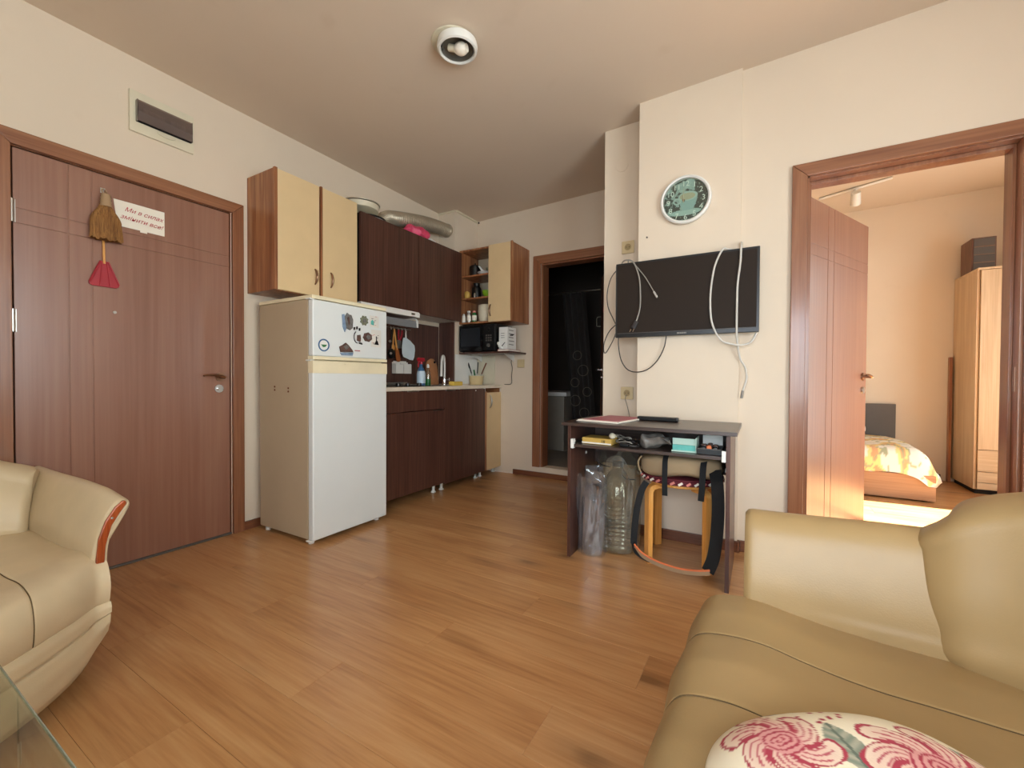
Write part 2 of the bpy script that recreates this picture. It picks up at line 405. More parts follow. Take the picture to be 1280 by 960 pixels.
# floor: screed under separate laminate boards laid along x
fl = B(); fl.box(-0.12, 4.75, -1.5, 3.76, -0.08, -0.009); fl.box(2.3, 5.4, 3.761, 5.82, -0.08, -0.009)
floor = tag(fl.build('floor', M['slab']), 'brown oak laminate floor of long boards', None, None, 'structure')
def plank_mesh(L, W):
    b = B(); b.box(0, L, 0, W, -0.008, 0.0, 0.0005, 1)
    me = bpy.data.meshes.new('plank'); b.bm.to_mesh(me); b.bm.free(); me.materials.append(M['floor']); return me
PW = 0.192; PLN = 1.285; full = plank_mesh(PLN - 0.0006, PW - 0.0006)
regions = [(0.0, 4.6, -1.2, 2.72), (0.0, 1.88, 2.72, 3.76), (2.73, 3.03, 2.72, 2.745), (2.4, 5.2, 2.915, 5.7), (3.03, 3.83, 2.745, 2.915)]
rr = random.Random(3)
for (xa, xb, ya, yb) in regions:
    k = math.floor(ya / PW)
    while k * PW < yb - 0.004:
        y0, y1 = max(k * PW, ya), min((k + 1) * PW, yb)
        off = (k * 0.43 * PLN) % PLN + rr.random() * 0.08
        x = xa - off
        while x < xb - 0.01:
            a, c = max(x, xa), min(x + PLN, xb)
            if c - a > 0.02 and y1 - y0 > 0.006:
                me = full if (c - a > PLN - 1e-6 and y1 - y0 > PW - 1e-6) else plank_mesh(c - a - 0.0006, y1 - y0 - 0.0006)
                o = bpy.data.objects.new('plank', me); o.location = (a, y0, 0); COL.objects.link(o); o.parent = floor
            x += PLN
        k += 1

b = B(); t = bmesh.new()
V = [t.verts.new((x, y, ceil_z(x) + dz)) for dz in (0, 0.12) for (x, y) in ((-0.12, -1.32), (5.32, -1.32), (5.32, 5.82), (-0.12, 5.82))]
for f in ((0, 3, 2, 1), (4, 5, 6, 7), (0, 1, 5, 4), (1, 2, 6, 5), (2, 3, 7, 6), (3, 0, 4, 7)): t.faces.new([V[i] for i in f])
b._add(t); tag(b.build('ceiling', M['ceil']), 'beige plastered ceiling over both rooms', None, None, 'structure')

# left wall with the entrance door opening
b = B(); wallbox('', -0.12, 0, -1.2, 0.505, b=b); wallbox('', -0.12, 0, 0.505, 1.40, 1.995, b=b); wallbox('', -0.12, 0, 1.40, 5.82, b=b)
tag(b.build('wall_left', M['wall']), 'cream wall on the left with the entrance door', None, None, 'structure')
# back wall with bathroom opening (threshold step 0.1 high)
b = B(); wallbox('', 0, 0.965, 3.76, 3.88, b=b); wallbox('', 0.965, 1.72, 3.76, 3.88, 2.10, b=b); wallbox('', 1.72, 1.88, 3.76, 3.88, b=b); wallbox('', 0.965, 1.72, 3.76, 3.88, 0.0, 0.10, b=b)
tag(b.build('wall_back', M['wall']), 'cream back wall behind the kitchen corner', None, None, 'structure')
b = B(); wallbox('', 1.88, 2.16, 2.90, 3.88, b=b); tag(b.build('wall_passage', M['wall']), 'narrow cream wall strip with two sockets', None, None, 'structure')
b = B(); wallbox('', 2.16, 2.727, 2.72, 3.88, b=b); tag(b.build('wall_column', M['wall']), 'projecting wall column behind the television and clock', None, None, 'structure')
b = B(); wallbox('', 2.727, 3.03, 2.745, 2.915, b=b); wallbox('', 3.03, 3.83, 2.745, 2.915, 2.06, b=b); wallbox('', 3.83, 4.6, 2.745, 2.915, b=b)
tag(b.build('wall_right', M['wall']), 'cream wall with the bedroom doorway', None, None, 'structure')
wallbox('wall_shaft', 0.0, 0.20, 3.37, 3.76, label='boxed pipe shaft in the kitchen corner')
# window wall of the living room (to the right of the frame) and wall behind the camera
b = B(); wallbox('', 4.6, 4.72, -1.2, -0.95, b=b); wallbox('', 4.6, 4.72, 1.25, 2.915, b=b); wallbox('', 4.6, 4.72, -0.95, 1.25, 0, 0.15, b=b); wallbox('', 4.6, 4.72, -0.95, 1.25, 2.30, b=b)
tag(b.build('wall_window', M['wall']), 'cream window wall beyond the tan sofa', None, None, 'structure')
b = B(); wallbox('', -0.12, 2.2, -1.32, -1.2, b=b); wallbox('', 4.0, 4.72, -1.32, -1.2, b=b); wallbox('', 2.2, 4.0, -1.32, -1.2, 0, 0.3, b=b); wallbox('', 2.2, 4.0, -1.32, -1.2, 1.95, b=b)
tag(b.build('wall_front', M['wall']), 'cream wall behind the viewer', None, None, 'structure')
# bedroom shell
b = B(); wallbox('', 2.28, 2.40, 3.88, 5.82, b=b); tag(b.build('wall_bedroom_left', M['wall']), 'cream side wall of the bedroom', None, None, 'structure')
b = B(); wallbox('', 2.40, 5.32, 5.70, 5.82, b=b); tag(b.build('wall_bedroom_back', M['wall']), 'cream far wall of the bedroom above the bed', None, None, 'structure')
b = B(); wallbox('', 5.2, 5.32, 2.915, 3.05, b=b); wallbox('', 5.2, 5.32, 4.60, 5.70, b=b); wallbox('', 5.2, 5.32, 3.05, 4.60, 0, 0.12, b=b); wallbox('', 5.2, 5.32, 3.05, 4.60, 2.28, b=b); wallbox('', 4.6, 5.2, 2.795, 2.915, b=b)
tag(b.build('wall_bedroom_right', M['wall']), 'bedroom wall with the sunny window', None, None, 'structure')
# bathroom shell
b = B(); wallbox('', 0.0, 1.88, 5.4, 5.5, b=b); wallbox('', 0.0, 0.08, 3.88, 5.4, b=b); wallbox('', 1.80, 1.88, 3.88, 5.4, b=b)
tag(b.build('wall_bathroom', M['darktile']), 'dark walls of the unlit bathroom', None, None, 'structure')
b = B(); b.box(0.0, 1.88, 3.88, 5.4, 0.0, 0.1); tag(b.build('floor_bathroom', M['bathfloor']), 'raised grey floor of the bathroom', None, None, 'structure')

# windows (openings for daylight; the one behind the viewer is added for fill)
def window(name, label, axis, c, a0, a1, z0, z1, n):
    w = thing(name, label, None, (0, 0, 0), kind='structure')
    def bx(b_, p0, p1, q0, q1, d=0.03):
        return b_.box(c - d, c + d, p0, p1, q0, q1, 0.004) if axis == 'x' else b_.box(p0, p1, c - d, c + d, q0, q1, 0.004)
    f = B(); bx(f, a0, a0 + 0.05, z0, z1); bx(f, a1 - 0.05, a1, z0, z1); bx(f, a0 + 0.05, a1 - 0.05, z0, z0 + 0.05); bx(f, a0 + 0.05, a1 - 0.05, z1 - 0.05, z1)
    part(w, 'window_frame', M['white'], f)
    wd = (a1 - a0 - 0.1) / n
    for i in range(n):
        p = a0 + 0.05 + i * wd; s = B()
        bx(s, p, p + 0.05, z0 + 0.05, z1 - 0.05, 0.022); bx(s, p + wd - 0.05, p + wd, z0 + 0.05, z1 - 0.05, 0.022)
        bx(s, p + 0.05, p + wd - 0.05, z0 + 0.05, z0 + 0.1, 0.022); bx(s, p + 0.05, p + wd - 0.05, z1 - 0.1, z1 - 0.05, 0.022)
        sa = part(w, 'sash', M['white'], s); g = B(); bx(g, p + 0.05, p + wd - 0.05, z0 + 0.1, z1 - 0.1, 0.003)
        part(sa, 'pane', M['glass'], g)
window('window_1', 'white framed balcony window of the living room', 'x', 4.66, -0.95, 1.25, 0.15, 2.30, 3)
window('window_2', 'white framed sunny window of the bedroom', 'x', 5.26, 3.05, 4.60, 0.12, 2.28, 2)
window('fill_window', 'white framed unseen window added behind the viewer for fill light', 'y', -1.26, 2.2, 4.0, 0.3, 1.95, 2)
b = B(); b.box(4.9, 7.2, -2.4, 2.4, 2.55, 2.7); tag(b.build('sun_block', M['concrete']), 'unseen concrete slab added above the living room window to block the sun', 'sun block', None, 'structure')  # unseen slab added outside to keep the sun out of the living room

# skirting boards
b = B(); b.box(0.001, 0.016, 1.468, 3.3, 0, 0.055, 0.003); tag(b.build('baseboard_left', wood('skirt y', '#54301f', '#6d402a', '#855236', 'y', 14, 14, 0.4)), 'dark wooden skirting along the left wall', None, None, 'structure')
b = B(); b.box(0.66, 1.878, 3.743, 3.759, 0, 0.05, 0.003); tag(b.build('baseboard_back', M['skirt']), 'dark wooden skirting below the bathroom step', None, None, 'structure')
b = B(); b.box(2.162, 2.741, 2.704, 2.7195, 0, 0.062, 0.003); b.box(2.728, 2.742, 2.70, 2.744, 0, 0.062, 0.003); tag(b.build('baseboard_column', M['skirt']), 'dark wooden skirting on the wall column', None, None, 'structure')
b = B(); b.box(2.743, 2.962, 2.729, 2.7445, 0, 0.062, 0.003); tag(b.build('baseboard_right', M['skirt']), 'dark wooden skirting beside the bedroom doorway', None, None, 'structure')
b = B(); b.box(2.42, 4.36, 5.685, 5.699, 0, 0.06, 0.003); tag(b.build('baseboard_bedroom', M['skirt']), 'dark wooden skirting in the bedroom', None, None, 'structure')
zc = ceil_z(0.2)
b = B(); b.box(0.2, 0.222, 3.38, 3.755, zc - 0.02, zc - 0.003, 0.003); b.box(0.002, 0.2, 3.35, 3.37, zc - 0.024, zc - 0.008, 0.003); tag(b.build('trim_1', M['offwhite']), 'white cable trunking round the top of the pipe shaft', None, None, 'structure')
b = B(); b.box(0.222, 0.235, 3.735, 3.75, zc - 0.028, zc - 0.012, 0.003); tag(b.build('trim_2', M['black']), 'dark end cap of the cable trunking', None, None, 'structure')

# ---------------------------------------------------------------- doors
def lever(parent, x, y, z, nx, ny, tx, ty, mat='bronze', L=0.11):
    """door lever: rose, neck and curved grip; n = outward normal, t = direction of the grip"""
    n = Vector((nx, ny, 0)); t_ = Vector((tx, ty, 0)); p = Vector((x, y, z)); up = Vector((0, 0, 1))
    b = B(); b.cyl(p, p + n * 0.010, 0.026, n=28); b.cyl(p + n * 0.010, p + n * 0.05, 0.010, n=16)
    q = p + n * 0.05
    b.tube([q - t_ * 0.006 - up * 0.004, q + t_ * 0.012 + up * 0.004, q + t_ * L * 0.45 + up * 0.012, q + t_ * L * 0.8 + up * 0.012, q + t_ * L + up * 0.006 + n * 0.004],
           lambda s: 0.011 * (1 - 0.55 * s), 10, flat=0.8)
    return part(parent, 'door_handle', M[mat], b)
def casing(parent, axis, c0, c1, a0, a1, ztop, w, zb=0.0, mats=('casing', 'casingh')):
    """two uprights and a head; mitred look with a fine inner bead; c0..c1 is the thickness range"""
    for (p, q) in ((a0 - w, a0), (a1, a1 + w)):
        b = B()
        inn = q if q == a0 else p; s = 1 if q == a0 else -1
        t = [(p, zb), (q, zb), (q, ztop if s > 0 else ztop + w), (p, ztop + w if s > 0 else ztop)]
        if s > 0: t = [(p, zb), (q, zb), (q, ztop), (p, ztop + w)]
        else: t = [(p, zb), (q, zb), (q, ztop + w), (p, ztop)]
        b.poly(t, axis, c0, c1, 0.004, 2)
        part(parent, 'casing', M[mats[0]], b, recalc=True)
    b = B(); b.poly([(a0 - w, ztop + w), (a0, ztop), (a1, ztop), (a1 + w, ztop + w)], axis, c0, c1, 0.004, 2)
    part(parent, 'casing', M[mats[1]], b, recalc=True)

def leaf_grooved(w, h, t, vs, hs, face_n=1, g=0.0022, d=0.003):
    """door leaf in local coords: x along width 0..w, y thickness 0..t (front at y=0), z 0..h; routed lines at vs (x) and hs (z)"""
    b = B(); b.box(0, w, d, t - d, 0, h, 0.001, 1)
    xs = [0] + sorted(vs) + [w]; zs = [0] + sorted(hs) + [h]
    for i in range(len(xs) - 1):
        for j in range(len(zs) - 1):
            x0 = xs[i] + (g if i else 0); x1 = xs[i+1] - (g if i < len(xs) - 2 else 0)
            z0 = zs[j] + (g if j else 0); z1 = zs[j+1] - (g if j < len(zs) - 2 else 0)
            b.box(x0, x1, 0, d + 0.0005, z0, z1, 0.0012, 1); b.box(x0, x1, t - d - 0.0005, t, z0, z1, 0.0012, 1)
    return b

# entrance door: leaf in the plane of the left wall
d1 = thing('door_1', 'brown entrance door with routed lines in the left wall', None, (0.0, 0.52, 0), kind='structure')
b = leaf_grooved(0.878, 1.965, 0.045, [0.172, 0.255], [1.636, 1.702])
LM = Matrix.Translation((0.002, 0.513, 0.012)) @ Matrix(((0, -1, 0, 0), (1, 0, 0, 0), (0, 0, 1, 0), (0, 0, 0, 1)))
bmesh.ops.transform(b.bm, matrix=LM, verts=b.bm.verts)
lf = part(d1, 'door_leaf', M['door'], b)
casing(d1, 'x', 0.0005, 0.022, 0.505, 1.402, 1.985, 0.066)
b = B(); b.box(-0.11, 0.0, 0.5055, 0.5085, 0, 1.985); b.box(-0.11, 0.0, 1.3965, 1.3995, 0, 1.985); b.box(-0.11, 0.0, 0.5085, 1.3965, 1.983, 1.9945)
b.box(-0.118, -0.112, 0.5055, 1.3995, 0.0, 1.994); part(d1, 'jamb', M['casing'], b)  # unseen board added behind the leaf to stop light leaking through the gaps
b = B(); b.box(-0.06, 0.012, 0.51, 1.396, 0.0005, 0.012, 0.002); part(d1, 'threshold', M['grey'], b)
for zz in (1.70, 1.22, 0.35):
    b = B(); b.cyl((0.010, 0.508, zz - 0.05), (0.010, 0.508, zz + 0.05), 0.008, n=14); b.box(0.0025, 0.006, 0.51, 0.52, zz - 0.05, zz + 0.05); part(d1, 'hinge', M['steel'], b)
lever(d1, 0.003, 1.335, 0.975, 1, 0, 0, -1)
b = B(); b.cyl((0.003, 1.327, 0.905), (0.012, 1.327, 0.905), 0.024, n=28); b.cyl((0.012, 1.327, 0.905), (0.02, 1.327, 0.905), 0.011, n=20); part(d1, 'lock_rose', M['chrome'], b)
b = B(); b.cyl((0.0025, 0.85, 1.30), (0.008, 0.85, 1.30), 0.007, n=14); part(d1, 'spyhole', M['steel'], b)

# bathroom door (open inwards, dark)
d2 = thing('door_2', 'brown doorway of the dark bathroom with its open leaf', None, (1.34, 3.76, 0.1), kind='structure')
casing(d2, 'y', 3.738, 3.7595, 0.965, 1.72, 2.095, 0.082, 0.10, ('casing', 'casingx'))
b = B(); b.box(0.966, 0.985, 3.76, 3.885, 0.1, 2.095); b.box(1.70, 1.719, 3.76, 3.885, 0.1, 2.095); b.box(0.985, 1.70, 3.76, 3.885, 2.08, 2.099)
part(d2, 'jamb', M['casing'], b)
b = leaf_grooved(0.70, 1.96, 0.04, [0.55], [1.6, 1.66])
LM = Matrix.Translation((1.70, 3.90, 0.112)) @ Matrix.Rotation(math.radians(119), 4, 'Z')
bmesh.ops.transform(b.bm, matrix=LM, verts=b.bm.verts); part(d2, 'door_leaf', M['door'], b)
dx, dy = math.cos(math.radians(119)), math.sin(math.radians(119))
n2x, n2y = -dy, dx
h2x, h2y = 1.70 + dx*0.64 + n2x*0.04, 3.90 + dy*0.64 + n2y*0.04
lever(d2, h2x, h2y, 1.07, n2x, n2y, -dx, -dy, 'chrome')
b = B(); b.cyl((h2x, h2y, 0.99), (h2x + n2x*0.012, h2y + n2y*0.012, 0.99), 0.022, n=20); part(d2, 'lock_rose', M['chrome'], b)

# bedroom door
d3 = thing('door_3', 'brown bedroom doorway with its leaf standing open', None, (3.43, 2.745, 0), kind='structure')
casing(d3, 'y', 2.722, 2.7445, 3.035, 3.825, 2.05, 0.068, 0.0, ('casing', 'casingx'))
b = B(); b.box(3.031, 3.046, 2.745, 2.915, 0, 2.045, 0.001); b.box(3.814, 3.829, 2.745, 2.915, 0, 2.045, 0.001); b.box(3.046, 3.814, 2.745, 2.915, 2.044, 2.0595, 0.001)
b.box(3.046, 3.058, 2.80, 2.875, 0, 2.034, 0.002); b.box(3.802, 3.814, 2.80, 2.875, 0, 2.034, 0.002); b.box(3.046, 3.814, 2.80, 2.875, 2.026, 2.044, 0.002)
part(d3, 'jamb', M['casing'], b)
b = B(); b.box(3.8115, 3.8138, 2.77, 2.795, 0.93, 1.04, 0.0005); part(d3, 'strike_plate', M['bronze'], b)
A = math.radians(63.5)
b = leaf_grooved(0.856, 1.995, 0.04, [0.235, 0.32], [1.675, 1.74])
LM = Matrix.Translation((3.066, 2.925, 0.012)) @ Matrix.Rotation(A, 4, 'Z') @ Matrix.Translation((0, -0.0, 0))
bmesh.ops.transform(b.bm, matrix=LM, verts=b.bm.verts); part(d3, 'door_leaf', M['door'], b)
hx, hy = 3.066 + math.cos(A)*0.79, 2.925 + math.sin(A)*0.79
nx, ny = math.sin(A), -math.cos(A)
lever(d3, hx, hy, 1.0, nx, ny, -math.cos(A), -math.sin(A))
lever(d3, hx - nx*0.04, hy - ny*0.04, 1.0, -nx, -ny, -math.cos(A), -math.sin(A))
b = B(); b.cyl((hx, hy, 0.91), (hx + nx*0.010, hy + ny*0.010, 0.91), 0.022, n=24); b.box(-0.002, 0.002, -0.011, 0.011, -0.08, 0.08, M=Matrix.Translation((3.066 + math.cos(A)*0.8575 - nx*0.02, 2.925 + math.sin(A)*0.8575 - ny*0.02, 0.95)) @ Matrix.Rotation(A, 4, 'Z')); part(d3, 'lock_rose', M['steel'], b)
for zz in (1.72, 1.22, 0.45):
    b = B(); b.cyl((3.056, 2.922, zz - 0.045), (3.056, 2.922, zz + 0.045), 0.008, n=14); part(d3, 'hinge', M['steel'], b)
# ================================================================ sofas
def smooth01(t): t = max(0.0, min(1.0, t)); return t*t*(3-2*t)
def sofa(name, label, ox, arm_y, sx, mat, bow, bow_len, arm_top, seat_z, length, plaque, seam_first=0.17, ext=0.012, deep=0.0):
    """local frame: lx runs backwards from the seat front (0 .. -1.02), y in world, arm at y = arm_y; sx = +1 faces +x, -1 faces -x"""
    y_end = arm_y - length
    root = thing(name, label, 'sofa', (ox - sx*0.5, arm_y - length/2, 0))
    X = lambda lx: ox + sx * lx
    mid = arm_y - length/2
    def front(y):                                   # bow of the front edge
        d = min(abs(arm_y - y), abs(y - y_end)); return bow * math.sin(PI/2 * min(1.0, max(0.0, d)/bow_len))
    W_ = 0.222
    seams = [arm_y - seam_first - i*W_ for i in range(12) if arm_y - seam_first - i*W_ > y_end + 0.1]
    def groove(y):
        g = 0.0
        for s_ in seams: g += math.exp(-((y - s_)/0.0035)**2)
        return g
    def puff(y):
        ds = [abs(y - s_) for s_ in seams + [arm_y + ext, y_end - ext]]; d = min(ds); return min(1.0, (d/0.11))
    sz = seat_z
    prof = [(-0.05, sz-0.155), (-0.005, sz-0.15), (0.012, sz-0.10), (0.006, sz-0.055), (-0.022, sz-0.018), (-0.075, sz-0.002), (-0.14, sz), (-0.23, sz-0.014), (-0.34, sz-0.026), (-0.5, sz-0.03), (-0.7, sz-0.034), (-0.9, sz-0.05)]
    pv = [Vector((p[0], p[1])) for p in prof]
    def pro(v):
        f = v*(len(pv)-1); i = min(int(f), len(pv)-2); u = f - i
        a, b_, c, d = pv[max(i-1, 0)], pv[i], pv[i+1], pv[min(i+2, len(pv)-1)]
        return 0.5*((2*b_) + (c-a)*u + (2*a-5*b_+4*c-d)*u*u + (3*b_-a-3*c+d)*u**3)
    def seat(u, v):
        y = (arm_y + ext) - u*(length + 2*ext); p = pro(v); yy = min(arm_y, max(y_end, y))
        k = 1 - smooth01((-p.x - 0.1)/0.6)
        lx = p.x + front(yy)*k
        out = -0.0022*groove(y) * (1 if v < 0.97 else 0) + 0.007*(puff(y) - 0.6)
        n_ = noise.noise(Vector((lx*5, y*5, 1.3)))*0.004 + noise.noise(Vector((lx*14, y*10, 4.3)))*0.0015
        top = smooth01((v - 0.25)/0.25)
        return (X(lx + (1-top)*out), y, p.y + top*out + n_*top)
    ys = [i_/150 for i_ in range(151)]
    for s_ in seams: ys += [((arm_y + ext) - (s_ + o_*0.001))/(length + 2*ext) for o_ in (-9, -7, -5, -4, -3, -2, -1, 0, 1, 2, 3, 4, 5, 7, 9)]
    ys = sorted(set(ys))
    b = B(); b.grid(lambda u, v: seat(ys[min(len(ys)-1, int(round(u*(len(ys)-1))))], v), len(ys), 64)
    b.box(X(-0.9), X(-0.05), y_end, arm_y, sz-0.155, sz-0.09)
    part(root, 'seat_cushion', mat, b, angle=75)
    for s_ in seams:
        u_ = ((arm_y + ext) - s_)/(length + 2*ext)
        b = B(); b.tube([seat(u_, k/70) for k in range(4, 66)], 0.0017, 6, smooth=0); part(root, 'seam', M['thread'], b)
    # upholstered front and base in two bands
    prof2 = [(-0.07, 0.050), (-0.03, 0.052), (-0.002, 0.085), (0.006, sz*0.36), (-0.001, sz*0.475), (-0.009, sz*0.482), (0.004, sz*0.50), (0.006, sz*0.58), (-0.002, sz*0.635), (-0.03, sz*0.64)]
    def basef(u, v):
        y = (arm_y + ext + 0.003) - u*(length + 2*ext + 0.006); f = v*(len(prof2)-1); i = min(int(f), len(prof2)-2); t_ = f-i
        px, pz = prof2[i][0]*(1-t_)+prof2[i+1][0]*t_, prof2[i][1]*(1-t_)+prof2[i+1][1]*t_
        de = min(abs(arm_y + ext - y), abs(y - y_end + ext)); lf_ = (0.11 if deep else 0.0) * math.exp(-de/0.04) * max(0, 1 - pz/(sz*0.64))
        return (X(px + front(min(arm_y, max(y_end, y))) - 0.05*math.exp(-de/0.02)*max(0, 1 - pz/(sz*0.5))), y, pz + lf_)
    b = B(); b.grid(basef, 90, 37); b.box(X(-0.95), X(-0.16), y_end, arm_y, 0.05, sz-0.16)
    for e in (arm_y+ext-0.002, y_end-ext+0.002): b.box(X(-0.95), X(-0.14 if deep else -0.04), e-0.004, e+0.004, 0.05, sz-0.155)
    part(root, 'base', mat, b, angle=60)
    for fx in (-0.34 if deep else -0.12, -0.85):
        for fy in (arm_y-0.08, y_end+0.08):
            b = B(); b.cyl((X(fx), fy, 0), (X(fx), fy, 0.055), 0.022, 0.028, n=16); part(root, 'foot', M['black'], b)
    # arms: flared section swept from front to back
    for side, ay in ((1, arm_y), (-1, y_end)):
        H = arm_top
        sec = [(-0.002, 0.05), (0.0, sz-0.06), (0.004, sz+0.01), (0.012, sz+0.06), (0.030, H-0.075), (0.050, H-0.028), (0.078, H-0.004), (0.112, H), (0.146, H-0.016), (0.162, H-0.05), (0.150, H-0.09), (0.120, H-0.15), (0.100, sz-0.02), (0.094, 0.2), (0.092, 0.05)]
        if plaque: sec = [(-0.002, 0.22), (0.0, sz-0.06), (0.003, sz+0.012), (0.010, sz+0.05), (0.026, H-0.075), (0.044, H-0.032), (0.062, H-0.008), (0.080, H-0.001), (0.094, H-0.010), (0.098, H-0.028), (0.088, H-0.055), (0.062, H-0.110), (0.038, sz+0.02), (0.031, sz-0.08), (0.031, 0.25), (0.031, 0.22)]
        sv = [Vector(q) for q in sec]; m_ = len(sv)
        def sp(v):
            f = v*(m_-1); i = min(int(f), m_-2); u = f-i
            a, b_, c, d = sv[max(i-1, 0)], sv[i], sv[i+1], sv[min(i+2, m_-1)]
            return 0.5*((2*b_)+(c-a)*u+(2*a-5*b_+4*c-d)*u*u+(3*b_-a-3*c+d)*u**3)
        LX0, LX1 = -0.035 if plaque else -0.095, -0.98
        cen = Vector((0.07, 0.3))
        def arm(u, v):
            p = sp(v)
            # rounded nose
            if u < 0.06:
                k = u/0.06; infl = math.sqrt(max(0.0, 1-(1-k)**2)); lx = LX0 - 0.022*(k)
                q = Vector((p.x, p.y)); sh = (0.007 if plaque else 0.012)*(1-infl)
                d = (Vector(((0.016 if q.y < sz else 0.016 + 0.05*(q.y-sz)/(H-sz)) if plaque else 0.075, min(max(q.y, 0.12), H-(0.03 if plaque else 0.08)))) - q); 
                if d.length > 1e-6: q += d.normalized()*sh
                p = q
            else: lx = LX0 - 0.022 + (u-0.06)/0.94*(LX1-LX0+0.022)
            zz = p.y
            if zz > sz: zz -= (zz-sz)/(H-sz)*(0.010*smooth01((-lx-0.35)/0.6) + 0.018*(1-smooth01((-lx)/0.22)) if plaque else -0.012*smooth01((-lx-0.1)/0.4))
            w = 0.006*noise.noise(Vector((lx*4, zz*5, ay)))
            return (X(lx), ay + side*(p.x + (0 if zz < sz else w*0.4)), zz)
        b = B(); b.grid(arm, 60, 70)
        # close front
        nose = [arm(0.0, j/40) for j in range(41)]
        t = bmesh.new(); t.faces.new([t.verts.new(q) for q in nose]); bmesh.ops.triangulate(t, faces=t.faces); b._add(t)
        part(root, 'arm', mat, b, angle=60)
        if plaque:
            # curved wooden plaque let into the front of the arm
            pts = [(0.005, sz-0.04), (0.027, sz-0.04), (0.031, sz+0.03), (0.046, H-0.095), (0.066, H-0.060), (0.084, H-0.032), (0.082, H-0.022), (0.074, H-0.020), (0.054, H-0.038), (0.030, H-0.078), (0.013, sz+0.055)]
            pp = [(ay + side*q[0], q[1]) for q in pts]
            b = B(); b.poly(pp, 'x', X(LX0+0.001), X(LX0+0.013), 0.004, 3); pl_ = part(root, 'plaque', M['plaque'], b, label='polished red wood plaque on the arm front')
            b = B(); b.blob((X(LX0+0.014), ay + side*0.046, H-0.070), (0.003, 0.004, 0.004), 1.0, 14, 8); part(pl_, 'stud', M['steel'], b)
            pts = [pp[i] for i in (1, 2, 3, 4, 5, 6)]
            b = B(); b.tube([(X(LX0+0.004), q[0]+side*0.004, q[1]-0.003) for q in pts], 0.0035, 8); part(root, 'piping', mat, b)
    # backrest: swept in plan along a rounded corner, arched top, three cushions
    Lm = length
    path = [(-0.395, 0.040), (-0.445, 0.000), (-0.54, -0.040), (-0.64, -0.11), (-0.70, -0.22), (-0.73, -0.40), (-0.735, -Lm/2)]
    if deep: path = [(-0.69, -0.015), (-0.715, -0.07), (-0.74, -0.14), (-0.755, -0.20), (-0.77, -0.28), (-0.78, -0.42), (-0.785, -Lm/2)]
    full_ = path + [(p[0], -Lm - p[1]) for p in path[-2::-1]]
    fv = [Vector(p) for p in full_]
    ln = [0.0]
    for p, q in zip(fv, fv[1:]): ln.append(ln[-1] + (q-p).length)
    T = ln[-1]
    def at(d):
        for i in range(len(fv)-1):
            if d <= ln[i+1] or i == len(fv)-2:
                u = (d-ln[i])/(ln[i+1]-ln[i]); a, b_, c, e = fv[max(i-1, 0)], fv[i], fv[i+1], fv[min(i+2, len(fv)-1)]
                return 0.5*((2*b_)+(c-a)*u+(2*a-5*b_+4*c-e)*u*u+(3*b_-a-3*c+e)*u**3)
    def frame(s_):
        d = s_*T; p = at(d); q = at(min(T, d+0.01)); r_ = at(max(0, d-0.01)); t_ = (q-r_).normalized()
        return p, Vector((-t_.y, t_.x)) * -1      # normal pointing backwards
    def hgt(s_):
        d = min(s_, 1-s_)*T; return arm_top + (0.014 if not deep else -0.004) + (0.24 if not deep else 0.185)*math.sin(PI/2*min(1, d/0.62))**0.9
    cuts = [0.0, 0.333, 0.667, 1.0]
    for ci in range(3):
        s0, s1 = cuts[ci], cuts[ci+1]
        def back(u, v):
            s_ = s0 + (s1-s0)*u; p, n_ = frame(s_); H = hgt(s_); zb = sz - 0.06
            e = min(u, 1-u)*(s1-s0)*T; edge = math.sqrt(min(1.0, e/0.025)); du = u*(s1-s0)*T if ci == 0 else 9.0; dv = (1-u)*(s1-s0)*T if ci == 2 else 9.0
            # section: (back offset, z)
            th = (0.15 if deep else 0.19)*(0.55+0.45*edge); lean = 0.07 if deep else 0.025 + 0.045*smooth01(min(s_, 1-s_)*T/0.45)
            if v < 0.55:
                k = v/0.55; z = zb + (H-0.05-zb)*k; off = lean*k - 0.022*math.sin(PI*k)*edge - 0.010*math.exp(-((k-0.18)/0.1)**2)*edge + 0.012*(1-edge)
            elif v < 0.8:
                a = (v-0.55)/0.25*PI; z = H-0.05 + 0.05*math.sin(a); off = lean + th/2 - th/2*math.cos(a) + 0.012*(1-edge)
            else:
                k = (v-0.8)/0.2; z = H-0.05 - (H-0.05-0.08)*k; off = lean + th
            w = 0.004*noise.noise(Vector((s_*9, z*6, 2.0)))
            q = p + n_*(off + w)
            q.x -= 0.075*(1-min(1.0, max(0.0, (z-zb-0.05)/(H-zb-0.05))))*(math.exp(-du/0.10)+math.exp(-dv/0.10)) * (0 if deep else 1)
            return (X(q.x), arm_y + q.y, z)
        b = B(); b.grid(back, 60, 56)
        for uu in (0.0, 1.0):
            t = bmesh.new(); t.faces.new([t.verts.new(back(uu, j/40)) for j in range(41)]); bmesh.ops.triangulate(t, faces=t.faces); b._add(t)
        part(root, 'back_cushion', mat, b, angle=60)
    return root
sofa('sofa', 'light-paled leatherette sofa with wood plaque on its arm beside the entrance door', 1.045, 0.487, 1, M['leather_lit'], 0.24, 0.42, 0.588, 0.402, 1.5, True, 0.16, 0.033, 1)
sofa('sofa', 'tan leatherette sofa in front of the bedroom doorway holding the floral pillow', 2.708, 1.215, -1, M['leather'], 0.015, 0.4, 0.628, 0.430, 1.75, False, 0.185)

